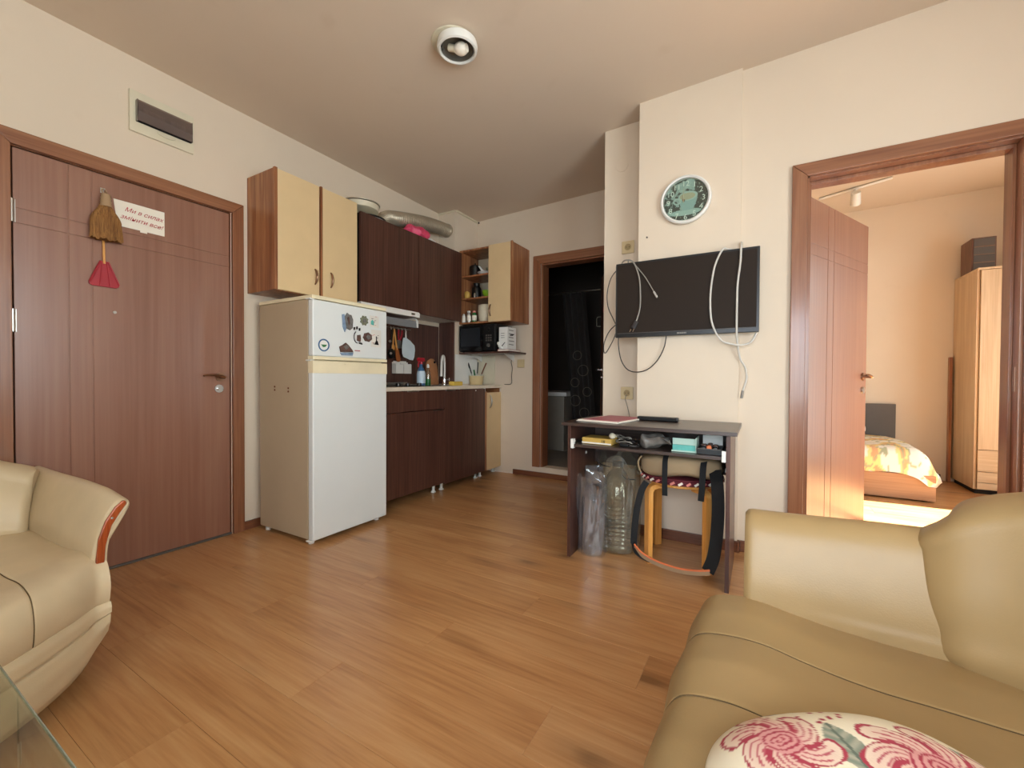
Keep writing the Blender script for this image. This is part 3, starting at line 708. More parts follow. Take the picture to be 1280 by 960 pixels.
# ---- floral pillow on the tan sofa
CREAMF, ROSE, DEEP, SAGE, GREYF = lin('#e9dcc0'), lin('#cf7c80'), lin('#a63546'), lin('#7f8a78'), lin('#a9a48f')
def mix3(a, b, t): return tuple(a[i]*(1-t)+b[i]*t for i in range(3)) + (1,)
FL = [(0.02, 0.09, 0.085, 0.2, 7), (-0.13, 0.02, 0.07, 1.0, 6), (0.09, -0.02, 0.075, 2.0, 7), (0.17, 0.115, 0.022, 0.4, 5), (-0.02, -0.12, 0.08, 2.6, 7), (0.15, -0.14, 0.06, 0.8, 6)]
LV = [(-0.065, 0.060, 0.045, 0.022, -0.9), (0.10, 0.085, 0.045, 0.015, -0.5), (0.125, 0.065, 0.04, 0.013, 0.1), (0.06, 0.15, 0.035, 0.013, -0.3), (-0.16, 0.10, 0.03, 0.012, 0.9), (-0.09, -0.07, 0.05, 0.02, 0.5), (0.2, 0.03, 0.06, 0.012, -0.6), (0.02, -0.04, 0.04, 0.014, 1.2)]
def floral(x, y):
    c = CREAMF
    for k in range(26):
        fx, fy = -0.13 + 0.05*math.sin(k*2.4), 0.105 + 0.03*math.cos(k*1.7)
        if (x-fx)**2 + (y-fy)**2 < 0.0030**2*(1+(k % 3)*0.5): c = DEEP
    for (lx, ly, a, b_, r) in LV:
        dx, dy = x-lx, y-ly; u = (dx*math.cos(r)+dy*math.sin(r))/a; v = (-dx*math.sin(r)+dy*math.cos(r))/b_
        w = abs(v)/max(0.05, 1-u*u)
        if abs(u) < 1 and w < 1:
            c = mix3(SAGE, GREYF, 0.5+0.5*math.sin(u*16+abs(v)*6)); 
            if abs(v) < 0.10: c = mix3(SAGE, (0, 0, 0, 1), 0.4)
    for (fx, fy, R_, ph, n) in FL:
        dx, dy = x-fx, y-fy; d = math.hypot(dx, dy)/R_; a = math.atan2(dy, dx)+ph+0.35*math.sin(d*5)
        pb = 0.62+0.38*abs(math.cos(n*a/2))**0.7
        if d < pb:
            k = d/pb; c = mix3(ROSE, CREAMF, 0.25+0.55*k)
            if abs(math.sin(n*a/2)) > 0.93 or k > 0.93: c = DEEP
            elif math.sin(a*n*4) > 0.55 and 0.3 < k < 0.8: c = mix3(ROSE, DEEP, 0.6)
            if d < 0.36:
                q = math.sin(d*55+3*math.sin(a*2)); c = DEEP if q > 0.45 else mix3(ROSE, CREAMF, 0.2)
    return c
PC = Vector((2.985, 0.592, 0.0)); PR = math.radians(-12)
def pillow_side(sign):
    def f(u, v):
        th = v*2*PI; r = u; R0 = 0.200*(1+0.05*math.cos(4*th)); x, y = r*R0*math.cos(th), r*R0*math.sin(th)*1.02
        h = 0.052*(max(0, 1-r**3.2))**0.62 * (1+0.10*noise.noise(Vector((x*9, y*9, 0.5)))) + 0.003*noise.noise(Vector((x*30, y*30, 3)))*(1-r)
        c_, s_ = math.cos(PR), math.sin(PR)
        sag = -0.02*smooth01((0.13 - (PC.x+x*c_-2.708))/0.15)
        return (PC.x + x*c_ - y*s_, PC.y + x*s_ + y*c_, 0.474 + sign*h*(1 if sign > 0 else 0.7) + sag)
    return f
b = B(); b.grid(pillow_side(1), 110, 300, closed_v=True); b.grid(pillow_side(-1), 12, 300, closed_v=True)
bmesh.ops.remove_doubles(b.bm, verts=b.bm.verts, dist=0.0001)
def ppaint(co):
    x, y = co.x-PC.x, co.y-PC.y; c_, s_ = math.cos(-PR), math.sin(-PR); return floral((x*c_ - y*s_), (x*s_ + y*c_))
solo('floral_pillow', M['print'], b, 'round floral pillow with pink roses on the tan sofa seat', 'pillow', paint=ppaint, angle=80, recalc=True)

# ---- glass table at the lower left of the view
gt = thing('glass_table', 'clear glass coffee table in front of the sofa with the wood plaque', 'table', (1.95, -0.28, 0))
b = B(); b.box(1.50, 2.42, -0.75, 0.176, 0.490, 0.498, 0.003); part(gt, 'tabletop', M['tableglass'], b)
b = B(); b.box(1.50, 2.42, 0.1762, 0.1775, 0.491, 0.497); b.box(2.4202, 2.4215, -0.75, 0.176, 0.491, 0.497); part(gt, 'polished_edge', M['glassedge'], b)
for lx in (1.60, 2.32):
    for ly in (-0.65, -0.20):
        b = B(); b.cyl((lx, ly, 0), (lx, ly, 0.4895), 0.018, n=20); part(gt, 'leg', M['chrome'], b)

# ================================================================ entrance door and what hangs on it
bp = thing('breaker_panel', 'beige electrical breaker panel with smoked cover high above the entrance door', 'breaker panel', (0.0, 1.055, 2.247))
b = B(); b.box(0.0005, 0.014, 0.911, 1.2, 2.249, 2.461, 0.004)
part(bp, 'frame', M['offwhite'], b)
b = B(); b.box(0.0145, 0.020, 0.936, 1.184, 2.302, 2.412, 0.002); part(bp, 'breaker_recess', M['dark'], b)
for i in range(8):
    if i == 4: continue
    yy = 0.965 + i*0.024
    b = B(); b.box(0.020, 0.028, yy, yy+0.021, 2.335, 2.38, 0.001); b.box(0.028, 0.034, yy+0.007, yy+0.014, 2.352, 2.366, 0.001); part(bp, 'breaker', M['grey'], b)
def cov(u, v): return (0.036 + 0.008*math.sin(PI*v), 0.938 + 0.244*u, 2.304 + 0.106*v)
b = B(); b.grid(cov, 2, 12); b.box(0.0205, 0.038, 0.936, 0.9385, 2.302, 2.412); b.box(0.0205, 0.038, 1.1815, 1.184, 2.302, 2.412); cv = part(bp, 'cover', M['smoke'], b)
b = B(); b.tube([(0.016, 1.03, 2.296), (0.018, 1.034, 2.284), (0.018, 1.07, 2.277), (0.018, 1.106, 2.284), (0.016, 1.11, 2.296)], 0.003, 8); part(bp, 'pull_tab', M['offwhite'], b)

wb = thing('whisk_broom', 'small straw whisk broom hanging head down on the entrance door', 'broom', (0.004, 0.806, 1.64))
b = B()
def brf(u, v):
    th = 2*PI*v; z = 1.822 - 0.172*u; hw = 0.022 + 0.030*smooth01(u*2.2) + 0.008*u; hd = 0.016 + 0.004*math.sin(PI*u)
    rip = 1 + 0.05*math.sin(th*23) + 0.04*math.sin(th*11+u*5); zz = z - (0.004*math.sin(th*7) + 0.004*math.sin(th*17) if u > 0.93 else 0)
    return (0.034 + hd*math.cos(th)*rip, 0.811 + u*0.002 + hw*math.sin(th)*rip, zz)
b.grid(brf, 26, 96, closed_v=True)
t = bmesh.new(); t.faces.new([t.verts.new(brf(1.0, j/96)) for j in range(96)]); b._add(t)
part(wb, 'bristle_head', M['straw'], b)
b = B(); b.lathe([(0.0, 1.812), (0.024, 1.812), (0.020, 1.83), (0.022, 1.838), (0.019, 1.846), (0.021, 1.854), (0.018, 1.862), (0.018, 1.872), (0.0, 1.884)], (0.034, 0.811, 0), 20); part(wb, 'binding', M['twine'], b)
b = B(); b.tube([(0.030, 0.806+0.009*math.cos(a), 1.888+0.010*math.sin(a)) for a in [i*PI/6 for i in range(12)]], 0.0022, 6, closed=True, smooth=2); part(wb, 'hanging_loop', M['twine'], b)
b = B(); b.cyl((0.0015, 0.806, 1.896), (0.034, 0.806, 1.898), 0.0035, n=10); b.box(0.0015, 0.005, 0.799, 0.813, 1.885, 1.91, 0.001); solo('door_hook', M['steel'], b, 'small steel hook carrying the whisk broom on the entrance door', 'hook')
dp = thing('dustpan', 'small red toy dustpan with yellow stick hanging under the whisk broom', 'dustpan', (0.004, 0.809, 1.40))
b = B(); b.cyl((0.012, 0.806, 1.70), (0.012, 0.8095, 1.535), 0.005, n=12); part(dp, 'stick', M['birch'], b)
b = B(); b.poly([(0.795, 1.548), (0.824, 1.548), (0.832, 1.535), (0.868, 1.445), (0.866, 1.428), (0.855, 1.421), (0.765, 1.421), (0.753, 1.428), (0.752, 1.442), (0.787, 1.535)], 'x', 0.004, 0.013, 0.003)
b.tube([(0.014, 0.795, 1.546), (0.015, 0.775, 1.49), (0.015, 0.756, 1.436)], 0.004, 8); b.tube([(0.014, 0.824, 1.546), (0.015, 0.845, 1.49), (0.015, 0.865, 1.436)], 0.004, 8)
b.tube([(0.0145, 0.800, 1.54), (0.0145, 0.792, 1.425)], 0.0025, 6); b.tube([(0.0145, 0.819, 1.54), (0.0145, 0.830, 1.425)], 0.0025, 6)
part(dp, 'pan', M['red'], b)

sg = thing('paper_note', 'white paper note with red handwriting taped on the entrance door', 'note', (0.003, 0.96, 1.74))
def nt(u, v): return (0.0035 + 0.0015*math.sin(u*5), 0.848 + 0.214*u + 0.010*(1-v)*(1-u)*1.6, 1.743 + 0.131*v)
b = B(); b.grid(nt, 12, 6); b.box(0.003, 0.0038, 0.955, 0.985, 1.735, 1.744); part(sg, 'sheet', M['paper'], b)
text_mesh('handwriting', '\u041c\u0438 \u0432 \u0441\u0438\u043b\u0430\u0445', 0.030, on_x(0.0062, 0.890, 1.826, -0.06), M['redink'], sg, 0.0003, 0.35)
text_mesh('handwriting', '\u0437\u043c\u0456\u043d\u0438\u0442\u0438 \u0432\u0441\u0435!', 0.030, on_x(0.0062, 0.872, 1.786, -0.06), M['redink'], sg, 0.0003, 0.35)

# ================================================================ fridge and magnets
FX, FY0, FY1 = 0.623, 1.528, 2.085
fr = thing('fridge', 'tall white two-door fridge freezer with beige sides and stickers', 'fridge', (0.33, 1.8, 0))
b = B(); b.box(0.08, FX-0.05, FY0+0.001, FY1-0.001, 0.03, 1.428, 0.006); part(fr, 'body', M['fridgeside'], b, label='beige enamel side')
b = B(); b.box(0.078, FX-0.006, FY0-0.002, FY1+0.002, 1.4285, 1.452, 0.006); part(fr, 'top_cap', M['creamworn'], b)
b = B(); b.box(FX-0.046, FX, FY0, FY1, 1.100, 1.425, 0.008, 3); dt = part(fr, 'door', M['fridge'], b, label='white freezer door')
b = B(); b.box(FX-0.046, FX, FY0, FY1, 0.030, 1.048, 0.008, 3); dl = part(fr, 'door', M['fridge'], b, label='white lower fridge door')
b = B(); b.box(FX-0.0455, FX+0.0015, FY0-0.0008, FY1+0.0008, 1.0795, 1.0995, 0.002); part(dt, 'door_handle', M['creamworn'], b)
b = B(); b.box(FX-0.0455, FX+0.002, FY0-0.0008, FY1+0.0008, 1.0005, 1.0725, 0.002); b.box(FX+0.002, FX+0.006, 1.74, 1.77, 1.055, 1.062, 0.001); part(dl, 'door_handle', M['creamworn'], b)
b = B(); b.box(FX-0.049, FX-0.0465, FY0+0.006, FY1-0.006, 0.035, 1.42); part(fr, 'gasket', M['creamworn'], b)
for hz_ in (1.0745, 1.428, 0.026):
    b = B(); b.box(FX-0.055, FX-0.012, FY0-0.010, FY0+0.018, hz_-0.0035, hz_+0.004, 0.0015); part(fr, 'hinge', M['white'], b)
for fx_, fy_ in ((0.56, 1.56), (0.56, 2.05), (0.12, 1.56), (0.12, 2.05)):
    b = B(); b.cyl((fx_, fy_, 0), (fx_, fy_, 0.034), 0.016, n=14); part(fr, 'foot', M['white'], b)
for (xx, zz) in ((0.245, 0.917), (0.245, 0.897), (0.385, 0.910), (0.385, 0.890)):
    b = B(); b.blob((xx, FY0+0.0005, zz), (0.008, 0.0012, 0.006), 0.8, 12, 6); part(fr, 'screw_plug', M['rust'], b)

def mag_base(y, z, name, label, group=None): return thing(name, label, 'magnet', (FX+0.001, y, z), group=group)
MB_ = [plain('souvenir grey', '#6d6a66', 0.5, var=0.3, vscale=60), plain('souvenir brown', '#5b4138', 0.5, var=0.4, vscale=60), plain('souvenir sage', '#737660', 0.5, var=0.3, vscale=60), plain('souvenir blue', '#7d90a8', 0.5, var=0.2, vscale=60)]
def relief(parent, name, mt, pts, y, z, h, x0=0.0015):
    b = B(); b.poly([(y+p[0], z+p[1]) for p in pts], 'x', FX+x0, FX+x0+h, 0.0012, 1); return part(parent, name, mt, b, recalc=True)
def ringpts(r, n, jag=0.0, ph=0.0, sy=1.0): return [(r*(1+jag*(1 if i % 2 else -1))*math.cos(2*PI*i/n+ph), sy*r*(1+jag*(1 if i % 2 else -1))*math.sin(2*PI*i/n+ph)) for i in range(n)]
m = mag_base(1.765, 1.315, 'fridge_magnet', 'tall ship-shaped souvenir magnet, upper left on the freezer door')
relief(m, 'figure', MB_[3], [(-0.045, 0.045), (-0.028, 0.05), (-0.015, -0.04), (-0.025, -0.062), (-0.04, -0.03)], 1.765, 1.315, 0.006)
relief(m, 'figure', MB_[0], [(-0.028, 0.03), (-0.01, 0.06), (0.006, 0.05), (0.02, 0.05), (0.034, 0.02), (0.03, -0.03), (0.012, -0.045), (-0.015, -0.035)], 1.765, 1.315, 0.009)
relief(m, 'detail', MB_[1], [(-0.012, 0.028), (0.0, 0.04), (0.008, 0.0), (0.0, -0.02)], 1.765, 1.315, 0.012)
m = mag_base(1.888, 1.342, 'fridge_magnet', 'sage leafy souvenir magnet near the top of the freezer door')
relief(m, 'figure', MB_[2], ringpts(0.030, 16, 0.14), 1.888, 1.342, 0.007); relief(m, 'detail', MB_[0], ringpts(0.014, 8, 0.1), 1.888, 1.342, 0.011)
m = mag_base(1.835, 1.235, 'fridge_magnet', 'dark crescent souvenir magnet in the middle of the freezer door')
b = B(); b.tube([(FX+0.005, 1.835+0.026*math.cos(a), 1.232+0.038*math.sin(a)) for a in [math.radians(q) for q in (120, 150, 180, 210, 240, 270)]], 0.0028, 8); part(m, 'crescent', M['black'], b)
relief(m, 'figure', MB_[1], ringpts(0.016, 9, 0.15, 0.3, 1.5), 1.846, 1.226, 0.008); relief(m, 'detail', M['black'], [(-0.008, -0.012), (0.016, -0.014), (0.02, -0.026), (-0.004, -0.022)], 1.852, 1.212, 0.009)
for dy_, dz_ in ((-0.024, 0.052), (-0.004, 0.058), (0.016, 0.050)): relief(m, 'detail', M['black'], [(-0.005, -0.01), (0.005, -0.008), (0.006, 0.01), (-0.004, 0.008)], 1.835+dy_, 1.232+dz_, 0.006)
m = mag_base(1.915, 1.238, 'fridge_magnet', 'dark brown round carved magnet right of the crescent magnet')
relief(m, 'figure', MB_[1], ringpts(0.035, 14, 0.07, 0.1, 0.85), 1.915, 1.238, 0.008); relief(m, 'detail', MB_[0], ringpts(0.018, 10, 0.12, 0.1, 0.8), 1.918, 1.238, 0.011)
m = mag_base(1.745, 1.145, 'fridge_magnet', 'boat-shaped souvenir magnet at the bottom of the freezer door')
relief(m, 'figure', MB_[3], [(-0.04, -0.018), (0.058, -0.012), (0.052, -0.032), (-0.028, -0.034)], 1.745, 1.145, 0.006)
relief(m, 'figure', MB_[1], [(-0.045, 0.018), (-0.02, 0.03), (0.0, 0.045), (0.022, 0.03), (0.05, 0.002), (0.056, -0.010), (-0.036, -0.014)], 1.745, 1.145, 0.008); relief(m, 'detail', MB_[0], [(-0.018, 0.02), (0.004, 0.034), (0.02, 0.018), (0.0, 0.0)], 1.745, 1.145, 0.012)
m = mag_base(1.597, 1.165, 'round_sticker', 'round white sticker with blue ring at the corner of the freezer door')
b = B(); b.cyl((FX+0.0005, 1.597, 1.165), (FX+0.002, 1.597, 1.165), 0.030, n=40); part(m, 'disc', M['white'], b)
b = B(); b.tube([(FX+0.002, 1.597+0.033*math.cos(a), 1.165+0.033*math.sin(a)) for a in [i*PI/20 for i in range(40)]], 0.0042, 6, closed=True, smooth=0, flat=1); part(m, 'ring', M['blue'], b)
b = B(); b.poly([(1.578, 1.168), (1.618, 1.168), (1.606, 1.155), (1.592, 1.153)], 'x', FX+0.002, FX+0.0032); part(m, 'emblem', M['darkgreen'], b)
m['category'] = 'sticker'
m = mag_base(1.838, 1.147, 'brand_badge', 'tiny red maker badge below the magnets on the freezer door'); m['category'] = 'badge'
for i in range(7):
    b = B(); b.box(FX+0.0005, FX+0.0015, 1.818+i*0.006, 1.822+i*0.006, 1.1425, 1.149); part(m, 'letter', M['red'], b)
for (yy, zz, w_, h_, mt1, lab) in ((1.975, 1.345, 0.075, 0.075, 'mint', 'pale sheet of stickers with a green figure, upper right of the freezer door'), (1.990, 1.235, 0.085, 0.115, 'black', 'pale sticker sheet with a dark tower, right edge of the freezer door')):
    st = thing('sticker_sheet', lab, 'sticker', (FX+0.001, yy, zz))
    b = B(); b.box(FX+0.0003, FX+0.001, yy-w_/2, yy+w_/2, zz-h_/2, zz+h_/2); part(st, 'backing', plain('pale sticker film', '#dfdbd2', 0.4), b)
    r2 = random.Random(int(yy*1000))
    if mt1 == 'mint': relief(st, 'figure', M['mint'], [(-0.03, -0.02), (-0.005, -0.025), (-0.004, -0.002), (-0.016, 0.012), (-0.03, 0.0)], yy, zz, 0.0006, 0.001)
    else: relief(st, 'figure', M['black'], [(-0.016, -0.04), (0.022, -0.042), (0.014, -0.018), (0.006, -0.012), (0.006, 0.015), (-0.002, 0.015), (-0.002, -0.014)], yy, zz, 0.0006, 0.001)
    for k in range(7):
        a_, c_ = r2.uniform(-w_*0.42, w_*0.3), r2.uniform(-h_*0.35, h_*0.45)
        relief(st, 'mark', MB_[(k*2) % 4] if k % 3 else M['pink'], [(a_, c_), (a_+0.012, c_), (a_+0.012, c_+0.003), (a_, c_+0.003)], yy, zz, 0.0005, 0.001)

# ================================================================ wall cabinets
def bow_handle_y(parent, x, y, z, h, nx=1, mat='bronze'):
    """small vertical D handle; front normal +x (nx=1) or -y (nx=0)"""
    N_ = Vector((1, 0, 0)) if nx else Vector((0, -1, 0)); p = Vector((x, y, z))
    b = B(); b.tube([p + N_*0.001 + Vector((0, 0, h/2)), p + N_*0.016 + Vector((0, 0, h*0.32)), p + N_*0.024, p + N_*0.016 - Vector((0, 0, h*0.32)), p + N_*0.001 - Vector((0, 0, h/2))], lambda s: 0.004 + 0.0035*math.sin(PI*s), 10)
    return part(parent, 'handle', M[mat], b)
for i, (y0, y1, lab) in enumerate(((1.498, 1.806, 'cream wall cabinet with walnut side panel, left one above the fridge'), (1.809, 2.112, 'cream wall cabinet above the fridge, next to the dark hood cabinet'))):
    c = thing('wall_cabinet', lab, 'cabinet', (0.0, (y0+y1)/2, 1.505), group='cream wall cabinets above the fridge')
    b = B(); b.box(0.001, 0.283, y0, y0+0.018, 1.507, 2.238, 0.001); part(c, 'side_panel', M['walnut'], b, label='striped walnut side')
    b = B(); b.box(0.001, 0.283, y1-0.018, y1, 1.507, 2.238, 0.001); part(c, 'side_panel', M['walnut'], b)
    b = B(); b.box(0.001, 0.283, y0+0.0185, y1-0.0185, 1.507, 1.525, 0.001); part(c, 'bottom', M['walnut'], b)
    b = B(); b.box(0.001, 0.283, y0+0.0185, y1-0.0185, 2.220, 2.238, 0.001); part(c, 'top', M['walnut'], b)
    b = B(); b.box(0.284, 0.302, y0+(0.018 if i == 0 else 0.014), y1-0.008, 1.510, 2.236, 0.002); d = part(c, 'door', M['cream'], b)
    b = B(); b.box(0.284, 0.303, y0-0.001, y0+0.0175 if i == 0 else y0+0.0135, 1.508, 2.242, 0.001); part(c, 'edge_strip', M['walnut'], b)
    bow_handle_y(d, 0.302, y1-0.040 if i == 0 else y0+0.075, 1.635, 0.10, 1)
for i, (y0, y1, z0, lab) in enumerate(((2.135, 2.750, 1.535, 'dark wenge wall cabinet over the extractor hood'), (2.753, 3.352, 1.528, 'dark wenge wall cabinet beside the open shelf corner'))):
    c = thing('wall_cabinet', lab, 'cabinet', (0.0, (y0+y1)/2, z0))
    b = B(); b.box(0.001, 0.28, y0, y0+0.016, z0, 2.185, 0.001); part(c, 'side_panel', M['black'] if i == 0 else M['wenge'], b)
    b = B(); b.box(0.001, 0.28, y1-0.016, y1, z0, 2.185, 0.001); part(c, 'side_panel', M['wenge'], b)
    b = B(); b.box(0.001, 0.28, y0+0.0165, y1-0.0165, z0, z0+0.016, 0.001); part(c, 'bottom', M['white'], b)
    b = B(); b.box(0.001, 0.28, y0+0.0165, y1-0.0165, 2.169, 2.185, 0.001); part(c, 'top', M['wenge'], b)
    b = B(); b.box(0.281, 0.300, y0+0.001, y1-0.001, z0+(0.0 if i == 0 else -0.004), 2.192, 0.0015); part(c, 'door', M['wenge'], b)

# corner cabinet on the back wall: open shelves and one cream door
cc = thing('corner_cabinet', 'walnut corner wall cabinet with open shelves and a cream door', 'cabinet', (0.54, 3.76, 1.51))
b = B(); b.box(0.812, 0.830, 3.440, 3.759, 1.512, 2.248, 0.001); part(cc, 'side_panel', M['walnut'], b, label='striped walnut side')
b = B(); b.box(0.205, 0.223, 3.440, 3.759, 1.512, 2.248, 0.001); part(cc, 'side_panel', M['walnut'], b)
b = B(); b.box(0.558, 0.574, 3.440, 3.745, 1.5305, 2.2295, 0.001); part(cc, 'divider', M['walnut'], b)
b = B(); b.box(0.2235, 0.8115, 3.440, 3.759, 1.512, 1.530, 0.001); part(cc, 'bottom', M['walnut'], b)
b = B(); b.box(0.2235, 0.8115, 3.440, 3.759, 2.230, 2.248, 0.001); part(cc, 'top', M['walnut'], b)
b = B(); b.box(0.2235, 0.8115, 3.746, 3.758, 1.5305, 2.2295); part(cc, 'back_panel', M['offwhite'], b)
for zz in (1.755, 1.978): b = B(); b.box(0.2235, 0.5575, 3.445, 3.745, zz, zz+0.016, 0.001); part(cc, 'shelf', M['walnut'], b)
b = B(); b.box(0.566, 0.812, 3.421, 3.439, 1.516, 2.250, 0.002); dd = part(cc, 'door', M['cream'], b)
b = B(); b.box(0.8125, 0.831, 3.420, 3.4395, 1.514, 2.256, 0.001); part(cc, 'edge_strip', M['walnut'], b)
bow_handle_y(dd, 0.594, 3.421, 1.625, 0.11, 0)

# things in the open corner shelves
def pot(name, label, cat, c, prof, mat, extra=None):
    r = thing(name, label, cat, c); b = B(); b.lathe(prof, c, 32); part(r, 'body', M[mat], b)
    if extra: extra(r)
    return r
def ears(r, x, y, z, w, mat):
    for s in (-1, 1): b = B(); b.tube([(x+s*w, y, z+0.012), (x+s*(w+0.018), y, z+0.010), (x+s*(w+0.018), y, z-0.008), (x+s*w, y, z-0.010)], 0.004, 8); part(r, 'handle', M[mat], b)
pot('cooking_pot', 'black cooking pot on the top open shelf', 'pot', (0.285, 3.60, 1.9945), [(0.0, 0), (0.054, 0), (0.058, 0.01), (0.058, 0.12), (0.055, 0.122), (0.050, 0.13), (0.0, 0.142), (0.008, 0.145), (0.008, 0.158), (0.0, 0.16)], 'black', lambda r: ears(r, 0.285, 3.60, 2.08, 0.058, 'black') if False else None)
pot('white_dish', 'white oval dish on the top open shelf beside the black pot', 'dish', (0.445, 3.56, 1.9945), [(0.0, 0.002), (0.035, 0), (0.045, 0.006), (0.085, 0.036), (0.082, 0.038), (0.042, 0.012), (0.0, 0.010)], 'white')
pot('tall_glass', 'clear tall glass standing behind the dish on the top open shelf', 'glass', (0.395, 3.69, 1.9945), [(0.0, 0), (0.025, 0), (0.032, 0.12), (0.030, 0.12), (0.023, 0.006), (0.0, 0.006)], 'glass')
b = B(); b.tube([(0.435, 3.57, 2.012), (0.42, 3.55, 2.04), (0.40, 3.53, 2.075), (0.385, 3.52, 2.095)], lambda s: 0.006 + 0.012*(1-s), 10); solo('white_ladle', M['white'], b, 'white ladle resting in the dish on the top open shelf', 'ladle')
pot('black_jar', 'tall black jar on the middle open shelf', 'jar', (0.325, 3.57, 1.7715), [(0.0, 0), (0.045, 0), (0.048, 0.01), (0.048, 0.11), (0.032, 0.135), (0.034, 0.14), (0.034, 0.165), (0.0, 0.168)], 'black')
pot('green_bowl', 'lime green bowl on the middle open shelf', 'bowl', (0.475, 3.56, 1.7715), [(0.0, 0.002), (0.030, 0), (0.034, 0.006), (0.062, 0.05), (0.060, 0.075), (0.057, 0.075), (0.056, 0.052), (0.030, 0.012), (0.0, 0.010)], 'green')
pot('salt_shaker', 'small steel-topped salt shaker at the front of the middle open shelf', 'shaker', (0.368, 3.475, 1.7715), [(0.0, 0), (0.010, 0), (0.012, 0.03), (0.008, 0.036), (0.008, 0.046), (0.0, 0.05)], 'steel')
b = B(); b.blob((0.262, 3.50, 1.81), (0.028, 0.03, 0.038), 0.7, 18, 10, 0.006, 20); solo('yellow_packet', M['bookyellow'], b, 'crumpled yellow packet at the left of the middle open shelf', 'packet')
pot('cream_jar', 'big cream ceramic jar on the bottom of the corner cabinet', 'jar', (0.468, 3.53, 1.5305), [(0.0, 0), (0.055, 0), (0.064, 0.01), (0.078, 0.06), (0.080, 0.11), (0.074, 0.155), (0.066, 0.168), (0.062, 0.17), (0.058, 0.160), (0.0, 0.155)], 'offwhite')
def spice(c, lab, body, cap, h, r=0.022):
    t = thing('spice_jar', lab, 'jar', c, group='small jars in the corner cabinet')
    b = B(); b.lathe([(0, 0), (r, 0), (r+0.001, 0.004), (r+0.001, h*0.75), (r*0.8, h*0.82), (r*0.8, h*0.85), (0, h*0.85)], c, 24); part(t, 'body', M[body], b)
    b = B(); b.lathe([(0, h*0.85), (r*0.9, h*0.85), (r*0.9, h), (0, h*1.005)], c, 24); part(t, 'lid', M[cap], b)
    b = B(); b.lathe([(r+0.0018, h*0.15), (r+0.0018, h*0.6)], c, 24); part(t, 'label_band', M['paper'], b)
spice((0.245, 3.462, 1.5305), 'short white jar, leftmost of the small jars in the corner cabinet', 'white', 'steel', 0.085, 0.017)
spice((0.300, 3.475, 1.5305), 'tall jar with pale lid between the short white jar and the green jar', 'steel', 'white', 0.115, 0.021)
spice((0.362, 3.480, 1.5305), 'dark green jar with pink lid beside the cream jar', 'darkgreen', 'pink', 0.112, 0.021)

# things on top of the wall cabinets
pl_ = thing('tin_tray', 'large round metal tin leaning over the top of the hood cabinet', 'tray', (0.16, 2.28, 2.24))
RM = Matrix.Rotation(math.radians(-4), 4, 'X')
b = B(); b.lathe([(0.0, 0.0), (0.118, 0.0), (0.128, 0.006), (0.136, 0.04), (0.138, 0.04), (0.131, 0.004), (0.12, -0.003), (0, -0.003)], (0.145, 2.27, 2.262), 48, M=None); part(pl_, 'body', M['offwhite'], b)
b = B(); b.lathe([(0.0, 0.042), (0.120, 0.042), (0.142, 0.046), (0.143, 0.052), (0.12, 0.056), (0.06, 0.068), (0, 0.07)], (0.145, 2.27, 2.262), 48); part(pl_, 'lid', M['foil'], b)
pd = thing('serving_plate', 'round white plate with dark rim lying under the round metal tin', 'plate', (0.145, 2.3, 2.19))
b = B(); b.lathe([(0.0, 0.0), (0.125, 0.0), (0.140, 0.012), (0.140, 0.020), (0.11, 0.030), (0.0, 0.036)], (0.145, 2.33, 2.1935), 48); part(pd, 'disc', M['white'], b)
b = B(); b.lathe([(0.1405, 0.008), (0.144, 0.008), (0.144, 0.022), (0.1405, 0.022)], (0.145, 2.33, 2.1935), 48); part(pd, 'rim', M['black'], b)
# flexible exhaust duct from hood to shaft
du = thing('exhaust_duct', 'ribbed aluminium exhaust duct running from the hood cabinet to the shaft', 'duct', (0.13, 2.9, 2.2))
P = [Vector(p) for p in ((0.13, 2.50, 2.195), (0.13, 2.505, 2.24), (0.13, 2.55, 2.298), (0.128, 2.66, 2.335), (0.125, 2.84, 2.375), (0.12, 3.03, 2.412), (0.115, 3.20, 2.435), (0.11, 3.36, 2.445))]
b = B(); b.tube(P, lambda s: 0.060 + 0.0035*math.sin(s*PI*2*46), 28, smooth=44); part(du, 'hose', M['foil'], b, angle=80)
b = B(); b.tube([Vector((0.11, 3.352, 2.444)), Vector((0.11, 3.368, 2.446))], 0.067, 28, smooth=0); part(du, 'collar', M['foil'], b)
b = B(); b.blob((0.20, 2.83, 2.245), (0.07, 0.13, 0.055), 0.9, 40, 22, 0.035, 14); solo('pink_bag', M['pinkbag'], b, 'crumpled pink plastic bag on the dark cabinet below the duct', 'bag', angle=25)
b = B(); b.blob((0.20, 2.99, 2.215), (0.05, 0.06, 0.026), 0.8, 30, 16, 0.02, 22); solo('white_bag', M['white'], b, 'small crumpled white bag behind the pink bag on the dark cabinet', 'bag', angle=25)

